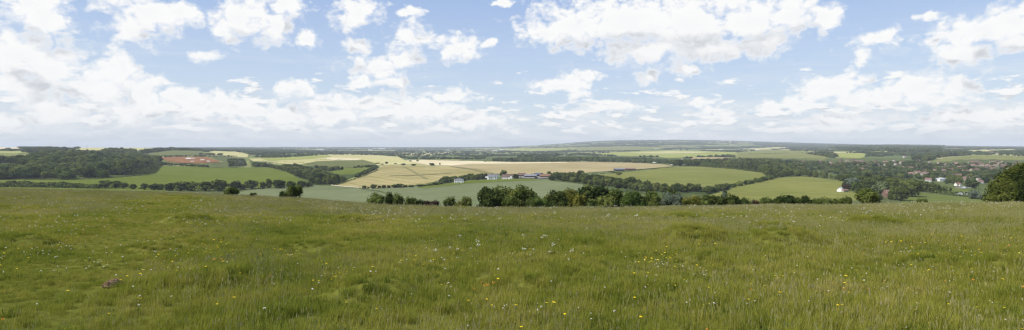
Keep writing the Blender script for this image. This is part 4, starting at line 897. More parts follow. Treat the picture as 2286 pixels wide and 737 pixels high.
hedge([(555, 363), (600, 361), (680, 364.5)], 3, 2.6, 'leaf_far', 'low hedge along the lower side of the bright yellow field', seed=14, gaps=.3)

# ------------------------------------------------------------------ far woods: one mass that fades into the distance
POLPX = [P for nm, P, g, ly in FIELDS]
def far_points(n, lo, hi, thr, seed, hr):
    r = np.random.default_rng(seed)
    px = r.uniform(-420, 2700, n); y = np.exp(r.uniform(math.log(lo), math.log(hi), n)); x = (px - CX) / F * y
    keep = fbm(x / 520 + 3, y / 300, 4, seed) + 0.22 * (fbm(x / 90, y / 60, 2, seed + 7) - .5) + .09 * ((px > 1285) & (px < 1960) & (y > 6500)) > thr
    gx = x + 160 * (vnoise(x / 700, y / 500, 91) - .5) + .35 * y; gy = y + 160 * (vnoise(x / 600, y / 500, 92) - .5) - .3 * x
    line = ((np.abs(gx / 330 % 1 - .5) < .022) | (np.abs(gy / 270 % 1 - .5) < .03)) & (vnoise(x / 120, y / 120, 93) > .38)
    keep |= line & (y < 4600)
    x, y, px = x[keep], y[keep], px[keep]
    z = H(x, y, True); py = CY - F * z / y
    ok = np.ones(len(x), bool)
    for P in POLPX: ok &= ~inside(P, px, py + 0.3)
    for a, b, c in KEEP_OUT: ok &= (x - a) ** 2 + (y - b) ** 2 > c * c
    ok &= (y > 2300) | (px > 2300)
    k = ok; return x[k], y[k], z[k], r.uniform(*hr, k.sum())

# ------------------------------------------------------------------ which trees show largest: those become things, the rest one woodland
# the wood leaves room in front of the trees that stand out by themselves
singles = [t for t in TREES if t['must'] and t['group'] is None]
def in_front(t):
    if t['must']: return False
    for m_ in singles:
        if m_['y'] - 150 < t['y'] < m_['y'] + 25 and abs(t['x'] / t['y'] - m_['x'] / m_['y']) * m_['y'] < m_['h'] * m_['w'] * .42 + 2.5: return True
    return False
TREES[:] = [t for t in TREES if not in_front(t)]
order = sorted(range(len(TREES)), key=lambda i: TREES[i]['y'])
buf = np.zeros((220, 1150), bool)        # rows py 300..410+ at half the photo's width
cols = np.arange(1150) * 2.0 + 1
rows = 300 + np.arange(220) * 0.8
buf |= rows[:, None] > CRESTY(cols)[None, :] + 1
for i in order:
    t = TREES[i]; s = F / t['y']; px = CX + t['x'] * s; pb = CY - t['z'] * s; hp = t['h'] * s
    wp = hp * t['w'] * (0.82 if t['shape'] == 'round' else 0.5)
    t['vis'] = 0
    c0, c1 = int((px - wp / 2) / 2), int((px + wp / 2) / 2) + 1; q0, q1 = int((pb - hp - 300) / .8), int((pb - 300) / .8) + 1
    if c1 <= 0 or c0 >= 1143 or q1 <= 0 or q0 >= 220: continue
    c0, c1, q0, q1 = max(c0, 0), min(c1, 1143), max(q0, 0), min(q1, 220)
    sub = buf[q0:q1, c0:c1]; t['vis'] = int((~sub).sum()); sub[:] = True
byname = {}
for i, t in enumerate(TREES): byname.setdefault(t['name'], []).append(i)
LIMIT = {'woodland_tree': 280, 'village_tree': 220, 'parkland_tree': 200, 'belt_tree': 240, 'valley_tree': 130, 'hill_tree': 120, 'middle_tree': 90}
objs, rest = [], []
for nm, ids in byname.items():
    ids = sorted(ids, key=lambda i: (-TREES[i]['must'], -TREES[i]['vis']))
    lim = LIMIT.get(nm, 110)
    for k, i in enumerate(ids):
        if TREES[i]['must'] or (k < lim and TREES[i]['vis'] >= 5): objs.append(i)
        else: rest.append(i)
for i in objs:
    t = TREES[i]
    o = link(t['name'], proto(t['shape'], t['mat'], t['var']), None, (t['x'], t['y'], t['z']))
    o.scale = (t['h'] * t['w'], t['h'] * t['w'], t['h']); o.rotation_euler = (0, 0, t['rot'])
    tag(o, t['label'], t['cat'], t['group'])
print('trees', len(TREES), 'objects', len(objs), {k: len(v) for k, v in byname.items()})

def scatter_group(coll, name):
    g = bpy.data.node_groups.new(name, 'GeometryNodeTree')
    g.interface.new_socket('Geometry', in_out='INPUT', socket_type='NodeSocketGeometry'); g.interface.new_socket('Geometry', in_out='OUTPUT', socket_type='NodeSocketGeometry')
    gi = g.nodes.new('NodeGroupInput'); go = g.nodes.new('NodeGroupOutput')
    mp = g.nodes.new('GeometryNodeMeshToPoints'); ip = g.nodes.new('GeometryNodeInstanceOnPoints'); ci = g.nodes.new('GeometryNodeCollectionInfo')
    ci.inputs['Collection'].default_value = coll; ci.inputs['Separate Children'].default_value = True; ci.inputs['Reset Children'].default_value = True
    def attr(nm, tp):
        a = g.nodes.new('GeometryNodeInputNamedAttribute'); a.data_type = tp; a.inputs['Name'].default_value = nm
        return next(s for s in a.outputs if s.enabled and s.name == 'Attribute')
    g.links.new(gi.outputs[0], mp.inputs['Mesh']); g.links.new(mp.outputs[0], ip.inputs['Points']); g.links.new(ci.outputs[0], ip.inputs['Instance'])
    ip.inputs['Pick Instance'].default_value = True
    g.links.new(attr('idx', 'INT'), ip.inputs['Instance Index']); g.links.new(attr('scl', 'FLOAT_VECTOR'), ip.inputs['Scale'])
    er = g.nodes.new('FunctionNodeEulerToRotation'); g.links.new(attr('rot', 'FLOAT_VECTOR'), er.inputs[0]); g.links.new(er.outputs[0], ip.inputs['Rotation'])
    g.links.new(ip.outputs[0], go.inputs[0])
    return g
def scatter(name, label, P, scl, rot, idx, meshes):
    coll = bpy.data.collections.new(name + '_sources')
    for k, me in enumerate(meshes):
        o = bpy.data.objects.new('%s_source_%03d' % (name, k), me); coll.objects.link(o)
    me = bpy.data.meshes.new(name); P = np.asarray(P, np.float32); me.vertices.add(len(P)); me.vertices.foreach_set('co', P.ravel())
    for nm, tp, dat, key in (('scl', 'FLOAT_VECTOR', scl, 'vector'), ('rot', 'FLOAT_VECTOR', rot, 'vector'), ('idx', 'INT', idx, 'value')):
        a = me.attributes.new(nm, tp, 'POINT'); a.data.foreach_set(key, np.asarray(dat, np.int32 if tp == 'INT' else np.float32).ravel())
    o = link(name, me); tag(o, label, kind='stuff')
    md = o.modifiers.new('scatter', 'NODES'); md.node_group = scatter_group(coll, name)
    return o
keys = []
P, S, R_, I = [], [], [], []
for i in rest:
    t = TREES[i]; k = (t['shape'], t['mat'], t['var'])
    if k not in keys: keys.append(k)
    P.append((t['x'], t['y'], t['z'])); S.append((t['h'] * t['w'], t['h'] * t['w'], t['h'])); R_.append((0, 0, t['rot'])); I.append(keys.index(k))
scatter('woodland', 'mass of smaller trees filling the woods and belts of the valley', P, S, R_, I, [proto(*k) for k in keys])
xa, ya, za, ha = far_points(110000, 2300, 5200, 0.63, 5, (6, 11))
xb, yb, zb, hb = far_points(80000, 5000, 15500, 0.60, 9, (8, 13))
X = np.concatenate([xa, xb]); Y = np.concatenate([ya, yb]); Z = np.concatenate([za, zb]); hh = np.concatenate([ha, hb])
wf = np.where(Y > 6500, 5.0, np.where(Y > 4600, 2.6, 1.6)); hh = np.where(Y > 6500, hh * .85, hh)
fk = [('round', 'leaf_far', 0), ('round', 'leaf_far', 1), ('bush', 'leaf_dark', 1), ('bush', 'leaf_far', 2)]
scatter('far_woodland', 'distant woods and hedges fading into haze', np.stack([X, Y, Z - .3], -1), np.stack([hh * wf, hh * wf, hh], -1), np.stack([X * 0, X * 0, RNG.uniform(0, 6.28, len(X))], -1), RNG.integers(0, 4, len(X)), [proto(*k) for k in fk])
print('far', len(X))
#@@PART3
# ------------------------------------------------------------------ meadow grass
def grass_mat(name, stops, trans=0.45, patch=True):
    m, nt, out = new_mat(name)
    oi = N(nt, 'ShaderNodeObjectInfo'); g = N(nt, 'ShaderNodeNewGeometry')
    n1 = noise(nt, g.outputs['Position'], 0.28, 4, 0.6); n2 = noise(nt, g.outputs['Position'], 1.7, 3, 0.6)
    at = N(nt, 'ShaderNodeAttribute', attribute_name='tint')
    f = math_(nt, 'ADD', math_(nt, 'MULTIPLY', n1.outputs[0], 1.15), math_(nt, 'MULTIPLY', n2.outputs[0], 0.5))
    f = math_(nt, 'ADD', f, math_(nt, 'MULTIPLY', oi.outputs['Random'], 0.22))
    f = math_(nt, 'ADD', f, math_(nt, 'MULTIPLY', at.outputs['Fac'], 0.25))
    f = math_(nt, 'SUBTRACT', f, 0.54)
    r = ramp(nt, f, stops)
    d = N(nt, 'ShaderNodeBsdfDiffuse'); t = N(nt, 'ShaderNodeBsdfTranslucent')
    L(nt, r.outputs[0], d.inputs[0]); L(nt, r.outputs[0], t.inputs[0])
    mx = N(nt, 'ShaderNodeMixShader'); mx.inputs[0].default_value = trans
    L(nt, d.outputs[0], mx.inputs[1]); L(nt, t.outputs[0], mx.inputs[2]); L(nt, mx.outputs[0], out.inputs[0])
    return m
M['grass'] = grass_mat('grass_blades', [(0.10, (0.100, 0.140, 0.018)), (0.36, (0.208, 0.235, 0.032)), (0.62, (0.318, 0.305, 0.053)), (0.9, (0.43, 0.36, 0.11))])
M['straw'] = grass_mat('seed_heads', [(0.2, (0.27, 0.275, 0.085)), (0.5, (0.37, 0.345, 0.14)), (0.8, (0.47, 0.41, 0.21))])
M['herb'] = grass_mat('herb_leaves', [(0.2, (0.085, 0.115, 0.018)), (0.5, (0.135, 0.165, 0.028)), (0.8, (0.185, 0.205, 0.045))])
M['petal_white'] = simple('white_petals', (0.66, 0.65, 0.54), 0.8, 0.1, 0.08, 20)
M['petal_yellow'] = simple('yellow_petals', (0.75, 0.52, 0.02), 0.8, 0.1, 0.15, 20)
M['petal_orange'] = simple('orange_petals', (0.62, 0.26, 0.04), 0.8, 0.1, 0.15, 20)
M['stem'] = simple('flower_stem', (0.085, 0.115, 0.03), 0.9, 0.1, 0.2, 8)

def blades(n, rad, hr, w, seed, lean=0.45, tip=True):
    r = np.random.default_rng(seed)
    a = r.uniform(0, 2 * PI, n); q = rad * np.sqrt(r.random(n)); bx, by = q * np.cos(a), q * np.sin(a)
    h = r.uniform(*hr, n); az = r.uniform(0, 2 * PI, n); ln = lean * h * r.uniform(.3, 1.2, n)
    fx, fy = np.cos(az + PI / 2) * w / 2, np.sin(az + PI / 2) * w / 2
    dx, dy = np.cos(az) * ln, np.sin(az) * ln
    b = np.stack([bx, by, np.full(n, -.03)], -1); s = np.stack([fx, fy, np.zeros(n)], -1)
    m = b + np.stack([dx * .35, dy * .35, h * .62 + .03], -1); t = b + np.stack([dx, dy, h + .03], -1)
    V = np.stack([b - s, b + s, m + s * .75, m - s * .75, t], 1).reshape(-1, 3)
    i = np.arange(n)[:, None] * 5
    return V, (i + np.array([[0, 1, 2, 3]])).astype(np.int32), (i + np.array([[3, 2, 4]])).astype(np.int32), np.repeat(r.random(n), 1), t
def tuft(name, specs, mats, seed):
    """specs: list of ('blade'|'stem'|'leaf', n, rad, hr, w, matindex)"""
    Vs, Qs, Ts, mq, mt, tq, tt = [], [], [], [], [], [], []; off = 0
    for k, (kind, n, rad, hr, w, mi) in enumerate(specs):
        V, Q, T, tn, tips = blades(n, rad, hr, w, seed + k, 0.5 if kind == 'blade' else 0.22)
        Vs.append(V); Qs.append(Q + off); Ts.append(T + off); mq += [mi] * n; mt += [mi] * n; tq += list(tn); tt += list(tn); off += len(V)
        if kind == 'stem':      # a seed head on top: two crossed slim diamonds
            r = np.random.default_rng(seed + k + 50); hl = r.uniform(.05, .10, n); hw = r.uniform(.004, .009, n)
            for ang in (0, PI / 2):
                c, s = math.cos(ang), math.sin(ang); o = np.stack([c * hw, s * hw, 0 * hw], -1); up = np.stack([0 * hl, 0 * hl, hl], -1)
                V2 = np.stack([tips - up * .4, tips + o, tips + up * .6, tips - o], 1).reshape(-1, 3)
                Vs.append(V2); Qs.append((np.arange(n)[:, None] * 4 + np.arange(4)[None, :] + off).astype(np.int32)); mq += [1] * n; tq += list(r.random(n)); off += len(V2)
    me = mesh_np(name, np.concatenate(Vs), [np.concatenate(Qs), np.concatenate(Ts)], mats, mq + mt)
    at = me.attributes.new('tint', 'FLOAT', 'FACE'); at.data.foreach_set('value', np.array(tq + tt, np.float32))
    return me
gm = [M['grass'], M['straw'], M['herb']]
TUFTS = [tuft('short_tuft', [('blade', 95, .17, (.04, .12), .005, 0)], gm, 1), tuft('short_tuft', [('blade', 90, .17, (.05, .14), .005, 0), ('blade', 12, .15, (.04, .1), .011, 2)], gm, 11),
         tuft('mid_tuft', [('blade', 80, .16, (.08, .20), .005, 0), ('stem', 2, .15, (.2, .32), .003, 0)], gm, 21), tuft('mid_tuft', [('blade', 76, .15, (.08, .21), .005, 0), ('stem', 3, .14, (.2, .32), .003, 1)], gm, 31),
         tuft('tall_tuft', [('blade', 50, .15, (.10, .24), .006, 0), ('stem', 8, .17, (.22, .38), .003, 1)], gm, 41), tuft('tall_tuft', [('blade', 46, .15, (.10, .24), .006, 0), ('stem', 11, .18, (.2, .36), .003, 1)], gm, 51),
         tuft('herb_tuft', [('blade', 40, .14, (.04, .13), .018, 2), ('blade', 20, .15, (.08, .2), .006, 0)], gm, 61), tuft('lush_tuft', [('blade', 110, .15, (.10, .25), .005, 0)], gm, 71)]
LANE = [meadow_at(px, py) for px, py in [(60, 690), (150, 610), (260, 545), (330, 500), (375, 468), (400, 446), (410, 436)]]
def lane_dist(x, y):
    d = np.full(np.shape(x), 1e9)
    for (a, b) in zip(LANE, LANE[1:]):
        vx, vy = b[0] - a[0], b[1] - a[1]; t = np.clip(((x - a[0]) * vx + (y - a[1]) * vy) / (vx * vx + vy * vy), 0, 1)
        d = np.minimum(d, np.hypot(x - a[0] - t * vx, y - a[1] - t * vy))
    return d
MH = meadow_at(252, 645)
def grass_points(dens_near, dens_far, seed):
    r = np.random.default_rng(seed); Xs, Ys = [], []
    for y0 in np.arange(3.0, 96, 1.0):
        hw = 0.84 * (y0 + 1) * 1.12 + 4.0
        dn = dens_near * (1 - sstep(8, 40, y0)) + dens_far * sstep(8, 40, y0)
        if y0 > 72: dn *= .5
        n = int(2 * hw * dn); Xs.append(r.uniform(-hw, hw, n)); Ys.append(r.uniform(y0, y0 + 1, n))
    return np.concatenate(Xs), np.concatenate(Ys), r
X, Y, r = grass_points(46, 17, 3)
ok = np.hypot((X - MH[0]) / .20, (Y - MH[1] + .14) / .42) > 1
X, Y = X[ok], Y[ok]; n = len(X)
Z = H(X, Y, True)
lane = np.exp(-(lane_dist(X, Y) / (1.1 + Y * .02)) ** 2)
mound = np.zeros(n)
for (mx, my, mr, mh) in MOUNDS: mound = np.maximum(mound, np.exp(-(((X - mx) ** 2 + (Y - my) ** 2) / (mr * mr * .9)) ** 2))
tall = fbm(X / 5.0, Y / 5.0, 4, 41) * 1.0 + 0.30 * sstep(12, 50, Y) - 0.55 * lane - 0.6 * mound - 0.20 * sstep(-2, -14, X + Y * .35) * (Y < 26)
lush = fbm(X / 1.8, Y / 1.8, 3, 47)
u = r.random(n)
idx = np.where(u < np.clip((tall - 0.50) * 1.3, 0, .42) * (0.30 + .70 * sstep(14, 42, Y)), 4 + (r.random(n) < .5), np.where(r.random(n) < np.clip((tall - .30) * 2.0, 0.05, .85), 2 + (r.random(n) < .5), (r.random(n) < .5).astype(int)))
idx = np.where((lush > .60) & (r.random(n) < .30) & (idx < 4), 7, idx)
idx = np.where((r.random(n) <   .05 + .10 * (fbm(X / 1.1, Y / 1.1, 2, 58) > .62)) & (idx < 4), 6, idx)
idx = np.where(mound > .35, np.where(r.random(n) < .40, 7, np.where(r.random(n) < .2, 6, 0)), idx)
sc = r.uniform(.75, 1.25, n) * (0.54 + .45 * vnoise(X / 2.3, Y / 2.3, 50)) * (1 - .45 * lane) * (1 - .25 * mound)
wide = 1 + .9 * sstep(10, 45, Y)
sx = sc * wide; tilt = 0.10
scatter('meadow_grass', 'rough flowering meadow grass covering the hilltop', np.stack([X, Y, Z], -1), np.stack([sx, sx, sc * (1 + .05 * wide)], -1),
        np.stack([r.normal(0, tilt, n), r.normal(0, tilt, n), r.uniform(0, 6.28, n)], -1), idx, TUFTS)
print('tufts', n)

# ------------------------------------------------------------------ flowers
def blob_head(nb, spread, rad, hz, seed):
    r = np.random.default_rng(seed); V, Fc, off = [], [], 0
    base = np.array([(1, 0, 0), (-1, 0, 0), (0, 1, 0), (0, -1, 0), (0, 0, 1), (0, 0, -1)], float); tri = np.array([(0, 2, 4), (2, 1, 4), (1, 3, 4), (3, 0, 4), (2, 0, 5), (1, 2, 5), (3, 1, 5), (0, 3, 5)], np.int32)
    for k in range(nb):
        c = np.array([r.normal(0, spread), r.normal(0, spread), hz + r.normal(0, spread * .55)]); V.append(base * rad * r.uniform(.6, 1.3) * np.array([1, 1, .7]) + c); Fc.append(tri + off); off += 6
    return np.concatenate(V), np.concatenate(Fc)
def daisy_head(rad, hz, seed, petals=10):
    r = np.random.default_rng(seed); V = [(0, 0, hz + rad * .25)]; Fc = []
    for k in range(petals):
        a = 2 * PI * k / petals; w = PI / petals * .92; rr = rad * r.uniform(.88, 1.1); b = len(V)
        V += [(.35 * rad * math.cos(a - w), .35 * rad * math.sin(a - w), hz + .12 * rad), (rr * math.cos(a - w * .7), rr * math.sin(a - w * .7), hz), (rr * math.cos(a + w * .7), rr * math.sin(a + w * .7), hz), (.35 * rad * math.cos(a + w), .35 * rad * math.sin(a + w), hz + .12 * rad)]
        Fc += [(0, b, b + 3), (b, b + 1, b + 2), (b, b + 2, b + 3)]
    return np.array(V), np.array(Fc, np.int32)
def stem_np(h, rr=0.003, side=()):
    V, Fc = [], []
    for (x0, y0, z0, x1, y1, z1) in [(0, 0, -.04, 0, 0, h)] + list(side):
        b = len(V)
        for k in range(3):
            a = k * 2.094; V += [(x0 + rr * math.cos(a), y0 + rr * math.sin(a), z0), (x1 + rr * .7 * math.cos(a), y1 + rr * .7 * math.sin(a), z1)]
        for k in range(3):
            p, q = b + 2 * k, b + 2 * ((k + 1) % 3); Fc += [(p, q, q + 1), (p, q + 1, p + 1)]
    return np.array(V), np.array(Fc, np.int32)
FL = {}
for k in range(3):
    FL['white', k] = (mesh_np('stem', *stem_np(.46 + .04 * k), [M['stem']]), mesh_np('flower_head', *blob_head(16, .034, .011, .49 + .04 * k, k), [M['petal_white']]))
    FL['yellow', k] = (mesh_np('stem', *stem_np(.20 + .05 * k), [M['stem']]), mesh_np('flower_head', *daisy_head(.021 + .002 * k, .20 + .05 * k, k), [M['petal_yellow']]))
    FL['orange', k] = (mesh_np('stem', *stem_np(.22 + .04 * k), [M['stem']]), mesh_np('flower_head', *blob_head(6, .014, .009, .23 + .04 * k, k + 9), [M['petal_orange']]))
    FL['daisy', k] = (mesh_np('stem', *stem_np(.13 + .03 * k), [M['stem']]), mesh_np('flower_head', *blob_head(6, .008, .008, .14 + .03 * k, k + 5), [M['petal_white']]))
LAB = {'white': ('meadowsweet', 'frothy cream white flower head on a thin stalk in the meadow', 'frothy white wildflowers'), 'yellow': ('hawkbit', 'bright yellow daisy like flower in the meadow grass', 'bright yellow wildflowers'),
       'orange': ('vetch', 'orange tinted flower spike low in the meadow', 'orange tinted wildflowers'), 'daisy': ('clover', 'small round white clover bloom low in the turf', 'small white clover blooms')}
def flower(kind, x, y, s=1.0):
    k = random.randrange(3); st, hd = FL[kind, k]; nm, lab, grp = LAB[kind]
    o = link(nm, st, None, (x, y, float(H(x, y, True)))); o.rotation_euler = (random.gauss(0, .12), random.gauss(0, .12), random.uniform(0, 6.28)); o.scale = (s, s, s)
    tag(o, lab, 'wildflower', grp); link('flower_head', hd, o)
rr = random.Random(5)
WH = [(1020, 590, 4), (1030, 585, 3), (1010, 600, 2), (1205, 590, 6), (1188, 572, 3), (1190, 620, 2), (815, 489, 5), (835, 489, 5), (850, 491, 4), (985, 478, 5), (1025, 482, 5), (1030, 495, 6), (1040, 507, 4), (1100, 490, 3), (880, 492, 3), (1350, 495, 3), (1395, 493, 6), (1400, 497, 3), (1458, 494, 5), (1540, 492, 5), (1665, 498, 4),
      (1680, 501, 4), (1690, 505, 3), (1755, 487, 4), (1805, 490, 8), (1812, 493, 6), (1840, 485, 4), (1930, 490, 5), (1945, 484, 4), (2045, 489, 5), (2010, 480, 4), (2060, 470, 5), (2110, 470, 6), (2115, 475, 4), (2180, 470, 4), (2215, 480, 4), (1450, 465, 5), (1465, 475, 6), (1500, 465, 5), (1530, 465, 4), (1570, 462, 5), (1270, 475, 4), (1210, 480, 4),
      (1290, 470, 4), (1150, 480, 3), (930, 470, 4), (760, 470, 4), (700, 450, 5), (640, 440, 5), (545, 435, 6), (440, 432, 4), (250, 440, 3), (140, 440, 4), (2250, 465, 4), (1980, 470, 4), (1620, 470, 4), (1700, 468, 4), (1870, 466, 4), (1350, 470, 4), (860, 462, 4)]
nw = 0
for px, py, c in WH:
    x0, y0 = meadow_at(px, py + 6)
    for k in range(c):
        x, y = x0 + rr.gauss(0, .022 * y0 + .03), y0 + rr.gauss(0, .06 * y0 + .05)
        flower('white', x, y, rr.uniform(.42, .8)); nw += 1
YE = [(290, 645, 2), (300, 685, 1), (318, 690, 1), (325, 691, 1), (347, 650, 1), (345, 632, 2), (262, 728, 1), (485, 715, 1), (510, 722, 1), (175, 680, 1), (378, 540, 4), (480, 550, 5), (500, 555, 4), (470, 575, 3), (400, 595, 2), (610, 615, 1), (630, 600, 1), (760, 710, 1), (850, 710, 1), (945, 600, 4), (950, 602, 3), (1045, 520, 4), (1050, 546, 2),
      (1070, 660, 3), (1110, 650, 4), (950, 660, 1), (1195, 720, 2), (1175, 722, 1), (1258, 727, 1), (1425, 605, 4), (1440, 600, 5), (1500, 578, 5), (1510, 590, 3), (1450, 640, 2), (1415, 690, 1), (1310, 545, 3), (1960, 557, 2), (1895, 713, 2), (1890, 645, 2), (2055, 610, 1), (2160, 580, 3), (2165, 577, 2), (2205, 574, 2), (2245, 578, 3), (2150, 550, 3),
      (2260, 570, 3), (2230, 488, 6), (2150, 480, 6), (1840, 515, 5), (1790, 525, 6), (1790, 523, 4), (1990, 556, 3), (2100, 560, 3), (1560, 555, 3), (1580, 562, 3), (870, 520, 3), (1700, 560, 2), (1650, 535, 2), (90, 470, 4), (240, 525, 2), (2040, 520, 3), (1150, 540, 3), (700, 520, 3), (560, 520, 4)]
for px, py, c in YE:
    x0, y0 = meadow_at(px, py + 5)
    for k in range(c):
        x, y = x0 + rr.gauss(0, .012 * y0 + .02), y0 + rr.gauss(0, .02 * y0 + .03)
        flower('orange' if rr.random() < (.5 if 1060 < px < 1120 and py > 600 else .05) else 'yellow', x, y, rr.uniform(.6, .95))
for k in range(150):
    px, py = rr.uniform(0, 2286), 470 + 260 * rr.random() ** 1.3
    if rr.random() < .45: px, py = rr.gauss(200, 110), rr.gauss(570, 45)
    if not 0 < px < 2286 or py > 735: continue
    x, y = meadow_at(px, py); flower('daisy', x, y, rr.uniform(.7, 1.1))
# beyond those, the countless specks
r = np.random.default_rng(77); n = 20000
px = r.uniform(-150, 2440, n); Y = 6 + 70 * r.random(n) ** .75; X = (px - CX) / F * Y
kp = (fbm(X / 3.2, Y / 3.2, 3, 61) + .12 * sstep(15, 50, Y) > .50) & (lane_dist(X, Y) > .6); X, Y = X[kp], Y[kp]; n = len(X)
def joined(kind, k):
    a, b = FL[kind, k]; bm = bmesh.new(); bm.from_mesh(a); nf = len(bm.faces); bm.from_mesh(b); bm.faces.ensure_lookup_table()
    for i, f in enumerate(bm.faces): f.material_index = 0 if i < nf else 1
    me = bpy.data.meshes.new('bloom'); bm.to_mesh(me); bm.free(); me.materials.append(M['stem']); me.materials.append(b.materials[0]); return me
src = [joined('white', 0), joined('daisy', 1), joined('daisy', 2), joined('yellow', 0), joined('yellow', 2), joined('orange', 1)]
zone = fbm(X / 6, Y / 6, 2, 71)
idx = np.where(r.random(n) < np.where(zone > .5, .62, .38), r.integers(1, 3, n), np.where(r.random(n) < .85, r.integers(3, 5, n), 5)); idx = np.where((Y > 18) & (r.random(n) < .20), 0, idx)
s = r.uniform(.45, .85, n) * np.where(idx == 0, .8, 1)
scatter('wildflowers', 'countless tiny white and yellow meadow flowers', np.stack([X, Y, H(X, Y, True)], -1), np.stack([s, s, s * (1 + .5 * (Y > 25))], -1), np.stack([r.normal(0, .15, n), r.normal(0, .15, n), r.uniform(0, 6.28, n)], -1), idx, src)

# the bare earth of the molehill
bm = bmesh.new(); bmesh.ops.create_icosphere(bm, subdivisions=4, radius=1)
for v in bm.verts:
    d = v.co.normalized(); q = 1 + .18 * (float(fbm(np.array(d.x * 3 + 5), np.array(d.y * 3 + d.z), 3, 4)) - .5) * 2 + .22 * (float(vnoise(np.array(d.x * 9), np.array(d.y * 9 + d.z * 5), 8)) - .5)
    v.co = Vector((d.x * .12 * q, d.y * .20 * q, max(d.z, -.3) * .082 * q))
rc = random.Random(3)
for k in range(70):
    a, q = rc.uniform(0, 6.28), math.sqrt(rc.random()) * 1.15; s_ = rc.uniform(.008, .024); zc = .082 * math.sqrt(max(0, 1 - q * q)) * .95 + .002
    bmesh.ops.create_icosphere(bm, subdivisions=1, radius=s_, matrix=Matrix.Translation((q * .12 * math.cos(a), q * .20 * math.sin(a), zc)) @ Matrix.Rotation(rc.uniform(0, 6), 4, 'X') @ Matrix.Diagonal((1, rc.uniform(.6, 1.2), rc.uniform(.5, .9), 1)))
me = bpy.data.meshes.new('molehill'); bm.to_mesh(me); bm.free()
me.materials.append(simple('crumbly_earth', (0.17, 0.11, 0.068), 1.0, 0.05, 0.55, 28))
o = link('molehill', me, None, (MH[0], MH[1], float(H(MH[0], MH[1], True)) + .035)); o.scale = (.85, .85, .9); tag(o, 'small bare brown molehill in the turf at the lower left', 'molehill')

# ------------------------------------------------------------------ sky
SUN_EL, SUN_AZ = math.radians(48), math.radians(244)     # azimuth clockwise from the view direction: behind, a little to the left
W = bpy.data.worlds.new('World'); SC.world = W; W.use_nodes = True
nt = W.node_tree; nt.nodes.clear()
out = N(nt, 'ShaderNodeOutputWorld'); bg = N(nt, 'ShaderNodeBackground'); bg.inputs[1].default_value = 0.09
sky = N(nt, 'ShaderNodeTexSky', sky_type='NISHITA', sun_disc=False); sky.sun_elevation = SUN_EL; sky.sun_rotation = SUN_AZ
sky.air_density = 1.0; sky.dust_density = 0.8; sky.ozone_density = 1.6; sky.altitude = 150
CL = [  # cumulus lobes: column, row, half width, half height as seen from the hilltop (photo pixels), turned into directions below
 (100, 40, 72, 62), (55, 10, 60, 40), (330, 25, 105, 55), (300, 70, 68, 40), (395, 25, 60, 40), (545, 38, 92, 52), (505, 75, 48, 24), (610, 60, 42, 45), (630, 10, 55, 35),
 (50, 125, 105, 72), (130, 160, 90, 70), (30, 200, 90, 45), (195, 185, 70, 42), (262, 150, 42, 48), (290, 185, 40, 30), (325, 205, 70, 36), (300, 240, 110, 34), (410, 215, 55, 24), (480, 235, 75, 34), (560, 250, 70, 28), (120, 250, 130, 30),
 (460, 128, 42, 15), (800, 28, 58, 36), (775, 50, 40, 20), (690, 88, 26, 20), (915, 30, 38, 14), (920, 80, 50, 27), (795, 98, 46, 14), (1025, 105, 60, 31), (1090, 95, 25, 10),
 (850, 150, 66, 30), (905, 132, 42, 26), (800, 178, 42, 15), (870, 182, 60, 12), (660, 200, 46, 21), (900, 235, 85, 32), (800, 232, 80, 26), (1010, 213, 60, 17), (735, 255, 85, 24), (960, 252, 80, 22), (1050, 270, 85, 16), (650, 265, 70, 22),
 (1280, 55, 115, 55), (1400, 45, 145, 72), (1540, 55, 165, 82), (1680, 45, 130, 65), (1770, 30, 85, 48), (1450, 112, 120, 34), (1570, 112, 120, 34), (1700, 98, 88, 38), (1220, 72, 72, 24), (1840, 40, 40, 40),
 (1450, 170, 36, 18), (1530, 157, 46, 13), (1250, 188, 75, 15), (1300, 170, 48, 16), (1300, 210, 34, 11), (1370, 240, 72, 13), (1290, 250, 50, 9),
 (1865, 198, 86, 36), (1800, 228, 66, 20), (1910, 222, 60, 22), (2055, 195, 92, 34), (2140, 190, 56, 32), (1985, 212, 50, 22), (2090, 218, 95, 18), (2190, 68, 120, 40), (2260, 50, 80, 50), (2150, 125, 80, 27), (2110, 82, 70, 24), (2280, 95, 70, 25),
 (1965, 82, 56, 22), (1925, 130, 28, 18), (2080, 35, 24, 10), (2160, 262, 130, 22), (1720, 238, 42, 12), (1890, 268, 100, 16), (1600, 246, 50, 12), (1560, 226, 34, 11), (1115, 3, 24, 12), (20, 270, 60, 26), (430, 262, 60, 20)]
def cloud_group():
    g = bpy.data.node_groups.new('cumulus', 'ShaderNodeTree')
    g.interface.new_socket('P', in_out='INPUT', socket_type='NodeSocketVector'); g.interface.new_socket('D', in_out='OUTPUT', socket_type='NodeSocketFloat')
    gi = N(g, 'NodeGroupInput'); go = N(g, 'NodeGroupOutput'); acc = None
    for px, py, rx, ry in CL:
        az = math.atan((px - CX) / F); e = (CY - py) / F * math.cos(az); ra = rx / F * math.cos(az) ** 2; re = ry / F * math.cos(az)
        v = N(g, 'ShaderNodeVectorMath', operation='MULTIPLY_ADD'); L(g, gi.outputs[0], v.inputs[0]); v.inputs[1].default_value = (1 / ra, 1 / re, 0); v.inputs[2].default_value = (-az / ra, -e / re, 0)
        ln = N(g, 'ShaderNodeVectorMath', operation='LENGTH'); L(g, v.outputs[0], ln.inputs[0])
        if acc is None: acc = ln.outputs['Value']
        else:
            s = N(g, 'ShaderNodeMath', operation='SMOOTH_MIN'); L(g, acc, s.inputs[0]); L(g, ln.outputs['Value'], s.inputs[1]); s.inputs[2].default_value = 0.12; acc = s.outputs[0]
    L(g, math_(g, 'SUBTRACT', 1.0, acc), go.inputs[0])
    return g
CG = cloud_group()
